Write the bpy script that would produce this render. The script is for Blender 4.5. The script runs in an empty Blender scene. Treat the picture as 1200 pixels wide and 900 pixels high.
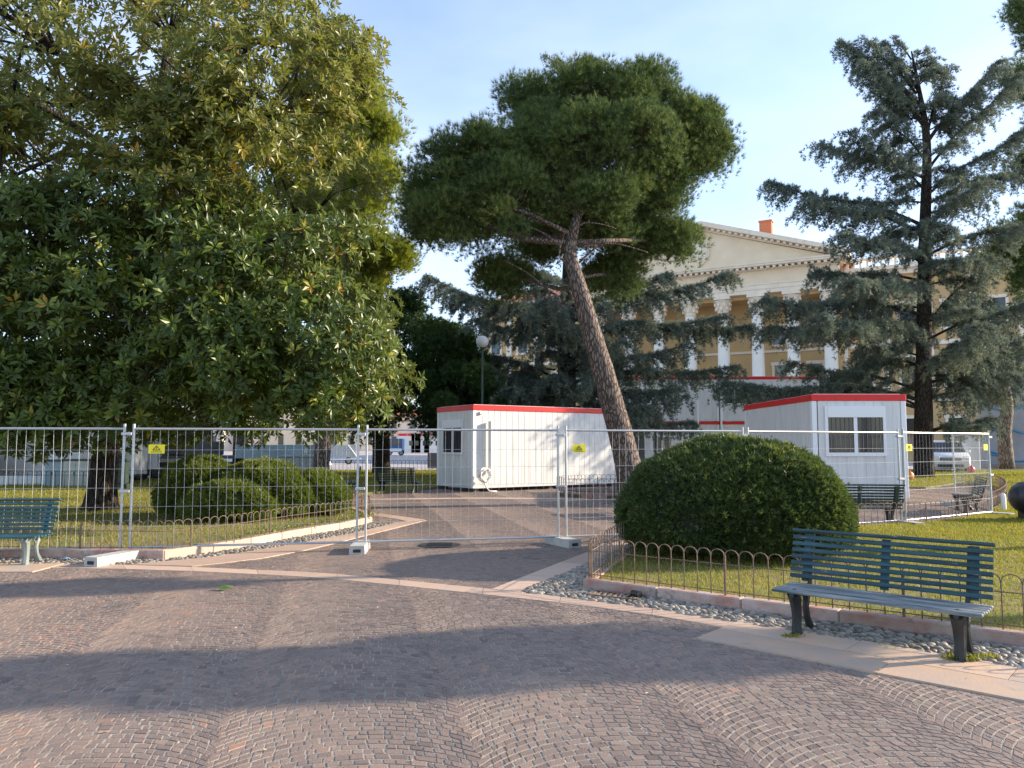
import bpy, bmesh, math, random
import numpy as np
from mathutils import Vector, Matrix
from mathutils.geometry import tessellate_polygon
random.seed(7)
RNG = np.random.default_rng(7)
S = bpy.context.scene
COL = S.collection
R = math.radians
PI = math.pi

# ------------------------------------------------------------------ camera
CAMZ = 1.6
PITCH = math.atan(70 / 900)
cam = bpy.data.cameras.new('camera')
cam.lens = 27; cam.sensor_width = 36; cam.clip_end = 2000; cam.clip_start = 0.05
camo = bpy.data.objects.new('camera', cam); COL.objects.link(camo)
camo.location = (0, 0, CAMZ); camo.rotation_euler = (PI / 2 + PITCH, 0, 0)
S.camera = camo

# ------------------------------------------------------------------ sky and sun
SUN_EL = 21.0
SUN_AZ = 11.5           # degrees from +X towards +Y
w = bpy.data.worlds.new('World'); S.world = w; w.use_nodes = True
nt = w.node_tree; nt.nodes.clear()
sky = nt.nodes.new('ShaderNodeTexSky'); sky.sky_type = 'NISHITA'; sky.sun_disc = False
sky.sun_elevation = R(SUN_EL); sky.sun_rotation = R(90 - SUN_AZ)
sky.air_density = 1.0; sky.dust_density = 0.5; sky.ozone_density = 2.6; sky.altitude = 60
bg = nt.nodes.new('ShaderNodeBackground'); bg.inputs[1].default_value = 0.15
wo = nt.nodes.new('ShaderNodeOutputWorld')
tc = nt.nodes.new('ShaderNodeTexCoord'); mp = nt.nodes.new('ShaderNodeMapping')
mp.inputs['Scale'].default_value = (1.0, 1.0, 2.6)
cn = nt.nodes.new('ShaderNodeTexNoise'); cn.inputs['Scale'].default_value = 1.7; cn.inputs['Detail'].default_value = 5
cn.inputs['Roughness'].default_value = 0.5
cr = nt.nodes.new('ShaderNodeValToRGB'); cr.color_ramp.elements[0].position = 0.36; cr.color_ramp.elements[1].position = 0.8
cr.color_ramp.elements[0].color = (.12, .12, .12, 1); cr.color_ramp.elements[1].color = (0.6, 0.6, 0.6, 1)
mx = nt.nodes.new('ShaderNodeMix'); mx.data_type = 'RGBA'
mx.inputs['B'].default_value = (4.1, 4.5, 5.7, 1)
nt.links.new(tc.outputs['Generated'], mp.inputs[0]); nt.links.new(mp.outputs[0], cn.inputs['Vector'])
nt.links.new(cn.outputs['Fac'], cr.inputs[0]); nt.links.new(cr.outputs[0], mx.inputs['Factor'])
nt.links.new(sky.outputs[0], mx.inputs['A']); nt.links.new(mx.outputs['Result'], bg.inputs[0])
nt.links.new(bg.outputs[0], wo.inputs[0])
sl = bpy.data.lights.new('sun', 'SUN'); sl.energy = 4.6; sl.angle = R(0.55); sl.color = (1.0, 0.84, 0.64)
so = bpy.data.objects.new('sun', sl); COL.objects.link(so)
sd = Vector((math.cos(R(SUN_EL)) * math.cos(R(SUN_AZ)), math.cos(R(SUN_EL)) * math.sin(R(SUN_AZ)), math.sin(R(SUN_EL))))
so.rotation_euler = sd.to_track_quat('Z', 'Y').to_euler(); so.location = (30, 10, 30)
vs = S.view_settings
vs.view_transform = 'Standard'; vs.look = 'None'; vs.gamma = 1.0; vs.exposure = 1.12; vs.use_curve_mapping = False
S.cycles.max_bounces = 6; S.cycles.transparent_max_bounces = 6
S.cycles.sample_clamp_indirect = 6

# ------------------------------------------------------------------ picture measures -> places on the ground
def ray(px, py):
    u = (px - 600) / 900; v = (450 - py) / 900
    return u, math.cos(PITCH) - v * math.sin(PITCH), math.sin(PITCH) + v * math.cos(PITCH)
def G(px, py, z=0.0):
    x, y, k = ray(px, py); t = (z - CAMZ) / k
    return (x * t, y * t)
def P(px, py, Y):
    x, y, k = ray(px, py); t = Y / y
    return Vector((x * t, Y, CAMZ + k * t))

# ------------------------------------------------------------------ materials
MATS = {}
def node(nt, typ, **kw):
    n = nt.nodes.new(typ)
    for k, v in kw.items():
        if k in n.inputs.keys(): n.inputs[k].default_value = v
        else: setattr(n, k, v)
    return n
def mat(name, col, rough=0.6, metal=0.0, var=0.0, scale=8.0, bump=0.0, bscale=40.0, col2=None, attr=0.0, spec=0.5,
        stretch=None, transl=0.0, back=None, coat=0.0, emit=0.0, attrcol=None):
    """procedural surface: base colour varied by noise and by the per-piece attribute 'rnd'"""
    m = bpy.data.materials.new(name); m.use_nodes = True; nt = m.node_tree; L = nt.links
    b = nt.nodes['Principled BSDF']; out = nt.nodes['Material Output']
    b.inputs['Roughness'].default_value = rough; b.inputs['Metallic'].default_value = metal
    b.inputs['Specular IOR Level'].default_value = spec
    if coat: b.inputs['Coat Weight'].default_value = coat; b.inputs['Coat Roughness'].default_value = 0.08
    tc = node(nt, 'ShaderNodeTexCoord'); mp = node(nt, 'ShaderNodeMapping')
    if stretch: mp.inputs['Scale'].default_value = stretch
    L.new(tc.outputs['Object'], mp.inputs[0])
    ns = node(nt, 'ShaderNodeTexNoise', Scale=scale, Detail=6.0, Roughness=0.6); L.new(mp.outputs[0], ns.inputs['Vector'])
    c2 = col2 if col2 else tuple(c * (1 - var) for c in col[:3])
    mixn = node(nt, 'ShaderNodeMix', data_type='RGBA')
    mixn.inputs['A'].default_value = (*col[:3], 1); mixn.inputs['B'].default_value = (*c2[:3], 1)
    rp = node(nt, 'ShaderNodeMapRange'); rp.inputs['From Min'].default_value = 0.35; rp.inputs['From Max'].default_value = 0.65
    L.new(ns.outputs['Fac'], rp.inputs['Value']); L.new(rp.outputs[0], mixn.inputs['Factor'])
    cur = mixn.outputs['Result']
    if attr or attrcol:
        at = node(nt, 'ShaderNodeAttribute', attribute_name='rnd')
        if attrcol:
            ramp = node(nt, 'ShaderNodeValToRGB'); L.new(at.outputs['Fac'], ramp.inputs[0])
            e = ramp.color_ramp.elements
            while len(e) < len(attrcol): e.new(0.5)
            for i, (p, c) in enumerate(attrcol): e[i].position = p; e[i].color = (*c, 1)
            mm = node(nt, 'ShaderNodeMix', data_type='RGBA', blend_type='MULTIPLY'); mm.inputs['Factor'].default_value = 1
            L.new(ramp.outputs[0], mm.inputs['A']); L.new(cur, mm.inputs['B']); cur = mm.outputs['Result']
        if attr:
            r2 = node(nt, 'ShaderNodeMapRange'); r2.inputs['To Min'].default_value = 1 - attr; r2.inputs['To Max'].default_value = 1 + attr
            L.new(at.outputs['Fac'], r2.inputs['Value'])
            hv = node(nt, 'ShaderNodeHueSaturation'); L.new(r2.outputs[0], hv.inputs['Value']); L.new(cur, hv.inputs['Color']); cur = hv.outputs[0]
    if back:
        ge = node(nt, 'ShaderNodeNewGeometry'); mb_ = node(nt, 'ShaderNodeMix', data_type='RGBA')
        L.new(ge.outputs['Backfacing'], mb_.inputs['Factor']); L.new(cur, mb_.inputs['A']); mb_.inputs['B'].default_value = (*back, 1); cur = mb_.outputs['Result']
    L.new(cur, b.inputs['Base Color'])
    if emit: L.new(cur, b.inputs['Emission Color']); b.inputs['Emission Strength'].default_value = emit
    if bump:
        bn = node(nt, 'ShaderNodeTexNoise', Scale=bscale, Detail=5.0); L.new(mp.outputs[0], bn.inputs['Vector'])
        bp = node(nt, 'ShaderNodeBump', Strength=bump, Distance=0.02); L.new(bn.outputs['Fac'], bp.inputs['Height']); L.new(bp.outputs[0], b.inputs['Normal'])
    if transl:
        tr = node(nt, 'ShaderNodeBsdfTranslucent'); br = node(nt, 'ShaderNodeHueSaturation', Saturation=1.15, Value=1.5)
        L.new(cur, br.inputs['Color']); L.new(br.outputs[0], tr.inputs['Color'])
        ms = node(nt, 'ShaderNodeMixShader'); ms.inputs[0].default_value = transl
        L.new(b.outputs[0], ms.inputs[1]); L.new(tr.outputs[0], ms.inputs[2]); L.new(ms.outputs[0], out.inputs[0])
    MATS[name] = m
    return m

def bark(name, a, b, sc=9.0, strength=1.0, dark=0.25):
    m = bpy.data.materials.new(name); m.use_nodes = True; nt = m.node_tree; L = nt.links
    bs = nt.nodes['Principled BSDF']; bs.inputs['Roughness'].default_value = 0.95; bs.inputs['Specular IOR Level'].default_value = 0.15
    tc = node(nt, 'ShaderNodeTexCoord'); mp = node(nt, 'ShaderNodeMapping'); mp.inputs['Scale'].default_value = (1, 1, 0.28)
    L.new(tc.outputs['Object'], mp.inputs[0])
    vo = node(nt, 'ShaderNodeTexVoronoi', Scale=sc, feature='DISTANCE_TO_EDGE')
    ns = node(nt, 'ShaderNodeTexNoise', Scale=5.0, Detail=8.0)
    L.new(mp.outputs[0], ns.inputs['Vector'])
    add = node(nt, 'ShaderNodeMix', data_type='RGBA'); add.inputs['Factor'].default_value = 0.12
    L.new(mp.outputs[0], add.inputs['A']); L.new(ns.outputs['Color'], add.inputs['B']); L.new(add.outputs['Result'], vo.inputs['Vector'])
    rp = node(nt, 'ShaderNodeValToRGB'); rp.color_ramp.elements[0].position = 0.02; rp.color_ramp.elements[1].position = 0.22
    rp.color_ramp.elements[0].color = (*[c * dark for c in a], 1); rp.color_ramp.elements[1].color = (*a, 1)
    L.new(vo.outputs['Distance'], rp.inputs[0])
    mx = node(nt, 'ShaderNodeMix', data_type='RGBA'); L.new(ns.outputs['Fac'], mx.inputs['Factor']); L.new(rp.outputs[0], mx.inputs['A']); mx.inputs['B'].default_value = (*b, 1)
    m2 = node(nt, 'ShaderNodeMix', data_type='RGBA', blend_type='MULTIPLY'); m2.inputs['Factor'].default_value = 0.8
    L.new(mx.outputs['Result'], m2.inputs['A'])
    rp2 = node(nt, 'ShaderNodeValToRGB'); rp2.color_ramp.elements[0].position = 0; rp2.color_ramp.elements[1].position = 0.18
    rp2.color_ramp.elements[0].color = (dark, dark, dark, 1); L.new(vo.outputs['Distance'], rp2.inputs[0]); L.new(rp2.outputs[0], m2.inputs['B'])
    L.new(m2.outputs['Result'], bs.inputs['Base Color'])
    bp = node(nt, 'ShaderNodeBump', Strength=strength, Distance=0.05); L.new(rp2.outputs[0], bp.inputs['Height']); L.new(bp.outputs[0], bs.inputs['Normal'])
    MATS[name] = m
    return m

mat('sett', (1.0, .89, .83), 0.62, var=0.22, scale=60, bump=0.35, bscale=120, spec=0.35,
    attrcol=[(0.0, (0.165, 0.14, 0.13)), (0.35, (0.235, 0.2, 0.18)), (0.7, (0.29, 0.245, 0.215)), (0.92, (0.33, 0.255, 0.21)), (1.0, (0.38, 0.25, 0.19))])
mat('joint', (0.40, 0.35, 0.29), 0.95, col2=(0.20, 0.215, 0.19), scale=2.2, bump=0.6, bscale=90)
mat('plaza_stone', (0.42, 0.375, 0.36), 0.8, var=0.2, scale=0.6, bump=0.2, bscale=8)
mat('earth', (0.16, 0.125, 0.09), 0.95, var=0.4, scale=2, bump=0.5, bscale=30)
mat('band', (0.54, 0.375, 0.27), 0.6, col2=(0.47, 0.345, 0.27), scale=5, bump=0.15, bscale=60, attr=0.12, spec=0.4)
mat('slab', (0.56, 0.38, 0.25), 0.6, col2=(0.43, 0.345, 0.28), scale=2.6, bump=0.15, bscale=50, attr=0.10, spec=0.4)
mat('kerb_red', (0.40, 0.20, 0.155), 0.75, col2=(0.46, 0.37, 0.32), scale=4.5, bump=0.4, bscale=40, attr=0.15)
mat('kerb_peach', (0.56, 0.38, 0.29), 0.75, col2=(0.5, 0.38, 0.31), scale=6, bump=0.3, bscale=40, attr=0.12)
mat('pebble', (1, 1, 1), 0.6, var=0.15, scale=30, attrcol=[(0, (0.15, 0.13, 0.105)), (0.5, (0.27, 0.24, 0.195)), (0.85, (0.38, 0.34, 0.28)), (1, (0.4, 0.27, 0.2))])
mat('mortar', (0.25, 0.225, 0.195), 0.95, var=0.4, scale=6, bump=0.6, bscale=60)
mat('lawn', (0.14, 0.16, 0.04), 0.95, col2=(0.24, 0.19, 0.085), scale=1.7, bump=0.8, bscale=60)
mat('grass', (.95, .92, .85), 0.6, var=0.15, scale=0.6, transl=0.35, spec=0.2,
    attrcol=[(0, (0.16, 0.19, 0.03)), (0.5, (0.29, 0.29, 0.07)), (0.8, (0.42, 0.37, 0.11)), (1, (0.52, 0.43, 0.18))])
mat('magnolia_leaf', (1.15, 1.22, 1.05), 0.36, transl=0.32, spec=0.42, back=(0.10, 0.12, 0.035),
    attrcol=[(0, (0.035, 0.056, 0.013)), (0.55, (0.075, 0.105, 0.02)), (0.8, (0.15, 0.18, 0.03)), (0.97, (0.27, 0.24, 0.04)), (1, (0.3, 0.17, 0.03))])
mat('magnolia_leaf_sunlit', (1.35, 1.25, 1.05), 0.38, transl=0.38, spec=0.4, back=(0.16, 0.17, 0.05),
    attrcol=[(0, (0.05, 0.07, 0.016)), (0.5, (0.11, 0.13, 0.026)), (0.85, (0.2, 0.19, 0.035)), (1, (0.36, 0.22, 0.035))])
mat('pine_needle', (1.3, 1.28, 1.2), 0.6, transl=0.22, spec=0.25, attrcol=[(0, (0.045, 0.075, 0.028)), (0.6, (0.092, 0.132, 0.044)), (1, (0.16, 0.185, 0.055))])
mat('pine_needle_sunlit', (1.1, 1.15, 1.3), 0.6, transl=0.5, spec=0.25, attrcol=[(0, (0.11, 0.13, 0.025)), (0.6, (0.2, 0.22, 0.035)), (1, (0.3, 0.3, 0.06))])  # needles of the back pine: yellow sunlight put into the colour
mat('cedar_needle', (1.15, 1.15, 1.18), 0.6, transl=0.25, spec=0.25, attrcol=[(0, (0.085, 0.108, 0.082)), (0.6, (0.135, 0.165, 0.125)), (0.9, (0.21, 0.23, 0.15)), (1, (0.28, 0.27, 0.14))])
mat('yew_needle', (1.5, 1.5, 1.5), 0.5, transl=0.25, spec=0.35, attrcol=[(0, (0.018, 0.04, 0.012)), (0.6, (0.035, 0.068, 0.018)), (1, (0.09, 0.115, 0.028))])
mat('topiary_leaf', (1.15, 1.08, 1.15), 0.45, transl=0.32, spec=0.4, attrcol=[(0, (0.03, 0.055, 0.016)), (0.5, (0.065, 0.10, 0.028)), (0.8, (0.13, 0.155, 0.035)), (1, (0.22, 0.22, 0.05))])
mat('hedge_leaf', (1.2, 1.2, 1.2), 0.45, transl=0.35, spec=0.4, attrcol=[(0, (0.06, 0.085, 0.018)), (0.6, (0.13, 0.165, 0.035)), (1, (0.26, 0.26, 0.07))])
mat('broad_leaf', (1, 1, 1), 0.5, transl=0.3, spec=0.4, attrcol=[(0, (0.03, 0.05, 0.015)), (0.6, (0.06, 0.085, 0.02)), (1, (0.16, 0.15, 0.03))])
mat('hull_shade', (0.02, 0.025, 0.012), 1.0)  # near-black hull colour, stands for the shade inside clipped shrubs
bark('bark_pine', (0.29, 0.22, 0.18), (0.22, 0.18, 0.16), 17.0, 1.0, .35)
bark('bark_dark', (0.085, 0.065, 0.05), (0.05, 0.042, 0.036), 14.0, 0.8, 0.4)
bark('bark_grey', (0.13, 0.11, 0.095), (0.08, 0.07, 0.06), 12.0, 0.8, 0.4)
bark('bark_pale', (0.42, 0.34, 0.27), (0.2, 0.16, 0.12), 13.0, 0.8, 0.4)
mat('galv', (0.50, 0.52, 0.53), 0.45, metal=0.55, var=0.15, scale=20)
mat('wire', (0.58, 0.59, 0.60), 0.45, metal=0.35, var=0.1, scale=20)
mat('concrete', (0.50, 0.48, 0.44), 0.9, var=0.22, scale=9, bump=0.5, bscale=60)
mat('hole', (0.03, 0.03, 0.03), 0.9)
mat('sign_yellow', (0.85, 0.72, 0.02), 0.45)
mat('black', (0.02, 0.02, 0.022), 0.45)
mat('black_plastic', (0.018, 0.02, 0.024), 0.35)
mat('iron_rust', (0.15, 0.10, 0.075), 0.8, col2=(0.24, 0.17, 0.12), scale=25, metal=0.2)
mat('iron_dark', (0.05, 0.052, 0.05), 0.6, var=0.3, scale=10, metal=0.2)
mat('iron_green', (0.035, 0.06, 0.05), 0.45, var=0.3, scale=10)
mat('bench_teal', (0.032, 0.09, 0.105), 0.5, col2=(0.012, 0.04, 0.05), scale=9, bump=0.4, bscale=70, stretch=(0.25, 2, 2), spec=0.4)
mat('bench_worn', (0.38, 0.38, 0.37), 0.7, col2=(0.05, 0.085, 0.095), scale=11, bump=0.6, bscale=50, stretch=(0.18, 3, 3))
mat('bench_green', (0.03, 0.11, 0.12), 0.5, col2=(0.02, 0.07, 0.08), scale=12, bump=0.3, bscale=70, stretch=(0.25, 2, 2))
mat('cast_black', (0.010, 0.013, 0.014), 0.5, col2=(0.025, 0.03, 0.03), scale=18, bump=0.2)
mat('cast_grey', (0.20, 0.23, 0.22), 0.5, col2=(0.2, 0.25, 0.23), scale=18, bump=0.2)
mat('white_panel', (0.74, 0.74, 0.72), 0.42, var=0.13, scale=1.6, spec=0.4, stretch=(2.5, 2.5, .5))
mat('grey_panel', (0.66, 0.67, 0.67), 0.45, var=0.06, scale=1.5)
mat('white_trim', (0.82, 0.83, 0.84), 0.4)
mat('red_band', (0.72, 0.02, 0.015), 0.4, var=0.12, scale=2)
mat('glass_dark', (0.03, 0.033, 0.038), 0.08, var=0.3, scale=2, spec=0.8)
mat('blind', (0.30, 0.30, 0.30), 0.6)
mat('grey_dark', (0.10, 0.10, 0.10), 0.7, var=0.2, scale=5)
mat('cream', (0.84, 0.69, 0.50), 0.85, col2=(0.76, 0.61, 0.43), scale=0.5, bump=0.15, bscale=5)
mat('cream_light', (0.86, 0.75, 0.60), 0.85, col2=(0.76, 0.64, 0.49), scale=0.8, bump=0.15, bscale=8)
mat('column_white', (0.84, 0.79, 0.70), 0.8, var=0.08, scale=1)
mat('ochre', (0.60, 0.40, 0.18), 0.9, col2=(0.52, 0.35, 0.17), scale=0.5)
mat('terracotta', (0.50, 0.20, 0.13), 0.9, var=0.25, scale=2, bump=0.4, bscale=6, stretch=(1, 1, 1))
mat('brick_red', (0.55, 0.20, 0.10), 0.9, var=0.2, scale=6)
mat('stone_dark', (0.30, 0.26, 0.22), 0.9, var=0.3, scale=2)
mat('pale_wall', (0.62, 0.56, 0.50), 0.9, var=0.12, scale=0.3)
mat('mural_grey', (0.22, 0.23, 0.24), 0.85, col2=(0.30, 0.31, 0.32), scale=0.7)
mat('mural_blue', (0.06, 0.25, 0.42), 0.8, var=0.2, scale=8)
mat('mural_rust', (0.30, 0.20, 0.13), 0.85, var=0.3, scale=3)
mat('car_white', (0.80, 0.81, 0.82), 0.3, coat=0.6)
mat('tyre', (0.02, 0.02, 0.02), 0.85)
mat('rim', (0.45, 0.46, 0.48), 0.35, metal=0.8)
mat('lamp_glass', (0.6, 0.6, 0.57), 0.35)
mat('headlamp', (0.75, 0.78, 0.8), 0.1, metal=0.4)
mat('blue_paint', (0.05, 0.13, 0.30), 0.5, var=0.2, scale=3)
mat('blue_grey', (0.30, 0.40, 0.45), 0.5, var=0.2, scale=2)
mat('cabinet_grey', (0.38, 0.42, 0.42), 0.6, var=0.2, scale=3)
mat('metal_sheet', (0.45, 0.47, 0.45), 0.45, metal=0.5, var=0.25, scale=3)
mat('orange', (0.75, 0.25, 0.05), 0.5)
mat('light_blue', (0.25, 0.55, 0.75), 0.5)
mat('pipe_white', (0.82, 0.82, 0.80), 0.4)
mat('leaf_green', (0.16, 0.26, 0.05), 0.5, transl=0.2)

def chips(name, col, lo=.62, hi=.66, sc=22, st=(.25, 2, 2)):
    m = MATS[name]; nt = m.node_tree; L = nt.links; b = nt.nodes['Principled BSDF']
    src = b.inputs['Base Color'].links[0].from_socket
    tc = node(nt, 'ShaderNodeTexCoord'); mp = node(nt, 'ShaderNodeMapping'); mp.inputs['Scale'].default_value = st; L.new(tc.outputs['Object'], mp.inputs[0])
    n = node(nt, 'ShaderNodeTexNoise', Scale=float(sc), Detail=8.0, Roughness=.7); L.new(mp.outputs[0], n.inputs['Vector'])
    r = node(nt, 'ShaderNodeMapRange'); r.inputs['From Min'].default_value = lo; r.inputs['From Max'].default_value = hi; L.new(n.outputs['Fac'], r.inputs['Value'])
    x = node(nt, 'ShaderNodeMix', data_type='RGBA'); L.new(r.outputs[0], x.inputs['Factor']); L.new(src, x.inputs['A']); x.inputs['B'].default_value = (*col, 1); L.new(x.outputs['Result'], b.inputs['Base Color'])
chips('bench_teal', (.28, .27, .24), .62, .68); chips('bench_green', (.25, .26, .23), .6, .68)
chips('sett', (.13, .11, .10), .58, .72, 1.1, (1, 1, 1)); chips('sett', (.38, .33, .28), .74, .80, 3.0, (1, 1, 1))
chips('white_panel', (.52, .48, .41), .62, .8, 2.5, (3, 3, .35)); chips('slab', (.30, .27, .24), .58, .72, 3.0, (1, 1, 1)); chips('band', (.33, .28, .24), .58, .72, 3.0, (1, 1, 1))
chips('kerb_red', (.17, .15, .13), .56, .68, 6, (1, 1, 1)); chips('lawn', (.20, .15, .09), .52, .62, 1.2, (1, 1, 1)); chips('red_band', (.35, .08, .05), .62, .75, 5, (1, 1, .3))
chips('cream', (.5, .42, .33), .62, .8, .5, (1.5, 1.5, .25)); chips('cream_light', (.5, .43, .35), .58, .8, .7, (1.5, 1.5, .3))

# ------------------------------------------------------------------ object helpers
def tag(o, label=None, cat=None, group=None, kind=None):
    if label: o['label'] = label
    if cat: o['category'] = cat
    if group: o['group'] = group
    if kind: o['kind'] = kind
    return o
def thing(name, label, cat, loc=(0, 0, 0), rz=0.0, group=None):
    o = bpy.data.objects.new(name, None); COL.objects.link(o); o.empty_display_size = 0.3
    o.location = loc; o.rotation_euler = (0, 0, rz)
    return tag(o, label, cat, group)
def kids(o): return [c for c in COL.objects if c.parent == o]
def dup(root, loc, rz, label, group=None, sc=None):
    def cp(o, parent):
        c = o.copy(); COL.objects.link(c); c.parent = parent
        for ch in kids(o): cp(ch, c)
        return c
    r = cp(root, None); r.location = loc; r.rotation_euler = (0, 0, rz)
    if sc: r.scale = (sc, sc, sc)
    r['label'] = label
    if group: r['group'] = group
    return r
def mesh_np(name, V, F, m, parent=None, rnd=None, smooth=False):
    """V (n,3) floats, F (k,3 or 4) ints, rnd per face"""
    me = bpy.data.meshes.new(name); k = F.shape[1]
    me.vertices.add(len(V)); me.vertices.foreach_set('co', np.ascontiguousarray(V, np.float32).ravel())
    me.loops.add(F.size); me.loops.foreach_set('vertex_index', F.astype(np.int32).ravel())
    me.polygons.add(len(F)); me.polygons.foreach_set('loop_start', np.arange(0, F.size, k, dtype=np.int32))
    me.polygons.foreach_set('loop_total', np.full(len(F), k, np.int32))
    me.polygons.foreach_set('use_smooth', np.full(len(F), bool(smooth)))
    me.update(calc_edges=True)
    if rnd is not None:
        a = me.attributes.new('rnd', 'FLOAT', 'FACE'); a.data.foreach_set('value', rnd.astype(np.float32))
    for mm in (m if isinstance(m, (list, tuple)) else [m]): me.materials.append(MATS[mm])
    o = bpy.data.objects.new(name, me); COL.objects.link(o)
    if parent: o.parent = parent
    return o

class MB:
    def __init__(s): s.v = []; s.f = []; s.mi = []; s.r = []
    def add(s, vs_, fs, mi=0, r=None):
        b = len(s.v); s.v += [tuple(v) for v in vs_]; s.f += [tuple(i + b for i in f) for f in fs]
        s.mi += [mi] * len(fs); s.r += [random.random() if r is None else r] * len(fs)
    def box(s, x0, x1, y0, y1, z0, z1, mi=0, M=None, bev=0.0):
        vs_ = [(x, y, z) for z in (z0, z1) for y in (y0, y1) for x in (x0, x1)]
        if bev:
            c = [(x0 + x1) / 2, (y0 + y1) / 2, (z0 + z1) / 2]; h = [abs(x1 - x0) / 2, abs(y1 - y0) / 2, abs(z1 - z0) / 2]
            bm = bmesh.new(); bmesh.ops.create_cube(bm, size=1)
            for v in bm.verts: v.co = Vector((v.co.x * 2 * h[0], v.co.y * 2 * h[1], v.co.z * 2 * h[2])) + Vector(c)
            bmesh.ops.bevel(bm, geom=bm.edges[:], offset=min(bev, min(h) * 0.9), segments=1, affect='EDGES')
            bm.verts.index_update()
            V = [v.co.copy() for v in bm.verts]; F = [[v.index for v in f.verts] for f in bm.faces]; bm.free()
            if M: V = [M @ v for v in V]
            s.add(V, F, mi); return
        if M: vs_ = [M @ Vector(v) for v in vs_]
        s.add(vs_, [(0, 2, 3, 1), (4, 5, 7, 6), (0, 1, 5, 4), (2, 6, 7, 3), (0, 4, 6, 2), (1, 3, 7, 5)], mi)
    def tube(s, pts, radii, n=8, mi=0, cap=True, wob=0.0):
        pts = [Vector(p) for p in pts]
        if not hasattr(radii, '__len__'): radii = [radii] * len(pts)
        rings = []; up = None
        for i, p in enumerate(pts):
            d = (pts[min(i + 1, len(pts) - 1)] - pts[max(i - 1, 0)]).normalized()
            if up is None: up = Vector((0, 0, 1)) if abs(d.z) < 0.9 else Vector((1, 0, 0))
            sx = d.cross(up)
            if sx.length < 1e-4: sx = d.cross(Vector((0.3, 1, 0.2)))
            sx.normalize(); up = sx.cross(d).normalized()
            ring = []
            for k in range(n):
                a = 2 * PI * k / n; rr = radii[i] * (1 + wob * (random.random() - 0.5))
                ring.append(p + (sx * math.cos(a) + up * math.sin(a)) * rr)
            rings.append(ring)
        vs_ = [v for r_ in rings for v in r_]; fs = []
        for i in range(len(rings) - 1):
            for k in range(n):
                fs.append((i * n + k, i * n + (k + 1) % n, (i + 1) * n + (k + 1) % n, (i + 1) * n + k))
        if cap: fs.append(tuple(reversed(range(n)))); fs.append(tuple(range((len(rings) - 1) * n, len(rings) * n)))
        s.add(vs_, fs, mi)
    def lathe(s, prof, n=16, c=(0, 0, 0), mi=0):
        vs_ = []; fs = []
        for r_, z in prof:
            for k in range(n):
                a = 2 * PI * k / n; vs_.append((c[0] + r_ * math.cos(a), c[1] + r_ * math.sin(a), c[2] + z))
        for i in range(len(prof) - 1):
            for k in range(n): fs.append((i * n + k, i * n + (k + 1) % n, (i + 1) * n + (k + 1) % n, (i + 1) * n + k))
        fs.append(tuple(reversed(range(n)))); fs.append(tuple(range((len(prof) - 1) * n, len(prof) * n)))
        s.add(vs_, fs, mi)
    def prism(s, poly, h0, h1, axis='z', mi=0, M=None):
        """polygon extruded; axis z: (x,y); axis y: (x,z) extruded along y; axis x: (y,z) along x"""
        def mk(p, h):
            return {'z': (p[0], p[1], h), 'y': (p[0], h, p[1]), 'x': (h, p[0], p[1])}[axis]
        n = len(poly); vs_ = [mk(p, h0) for p in poly] + [mk(p, h1) for p in poly]
        tri = tessellate_polygon([[Vector((p[0], p[1], 0)) for p in poly]])
        fs = [tuple(t) for t in tri] + [tuple(i + n for i in reversed(t)) for t in tri]
        fs += [(i, (i + 1) % n, (i + 1) % n + n, i + n) for i in range(n)]
        if M: vs_ = [M @ Vector(v) for v in vs_]
        s.add(vs_, fs, mi)
    def build(s, name, m, parent=None, smooth=False, fix=True):
        me = bpy.data.meshes.new(name); me.from_pydata([tuple(v) for v in s.v], [], s.f)
        for mm in (m if isinstance(m, (list, tuple)) else [m]): me.materials.append(MATS[mm])
        me.polygons.foreach_set('material_index', s.mi)
        a = me.attributes.new('rnd', 'FLOAT', 'FACE'); a.data.foreach_set('value', s.r)
        if fix:
            bm = bmesh.new(); bm.from_mesh(me); bmesh.ops.recalc_face_normals(bm, faces=bm.faces[:]); bm.to_mesh(me); bm.free()
        me.shade_smooth() if smooth else me.shade_flat()
        if smooth == 'auto': me.set_sharp_from_angle(angle=R(40))
        o = bpy.data.objects.new(name, me); COL.objects.link(o)
        if parent: o.parent = parent
        return o

def inpoly(X, Y, poly):
    c = np.zeros(len(X), bool); n = len(poly); j = n - 1
    for i in range(n):
        xi, yi = poly[i]; xj, yj = poly[j]
        if yi != yj:
            c ^= ((yi > Y) != (yj > Y)) & (X < (xj - xi) * (Y - yi) / (yj - yi) + xi)
        j = i
    return c
def GP(lst): return [G(*p) for p in lst]
def resample(pts, step):
    pts = [Vector((*p, 0)) if len(p) == 2 else Vector(p) for p in pts]
    out = [pts[0]]; acc = 0.0
    for a, b in zip(pts, pts[1:]):
        L = (b - a).length; t = step - acc
        while t <= L: out.append(a.lerp(b, t / L)); t += step
        acc = (acc + L) % step
    return out
def smoothline(pts, n=6):
    P_ = [Vector((*p, 0)) if len(p) == 2 else Vector(p) for p in pts]; out = []
    for i in range(len(P_) - 1):
        p0 = P_[max(i - 1, 0)]; p1 = P_[i]; p2 = P_[i + 1]; p3 = P_[min(i + 2, len(P_) - 1)]
        for k in range(n):
            t = k / n
            out.append(0.5 * ((2 * p1) + (p2 - p0) * t + (2 * p0 - 5 * p1 + 4 * p2 - p3) * t * t + (3 * p1 - p0 - 3 * p2 + p3) * t ** 3))
    out.append(P_[-1]); return out

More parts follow.
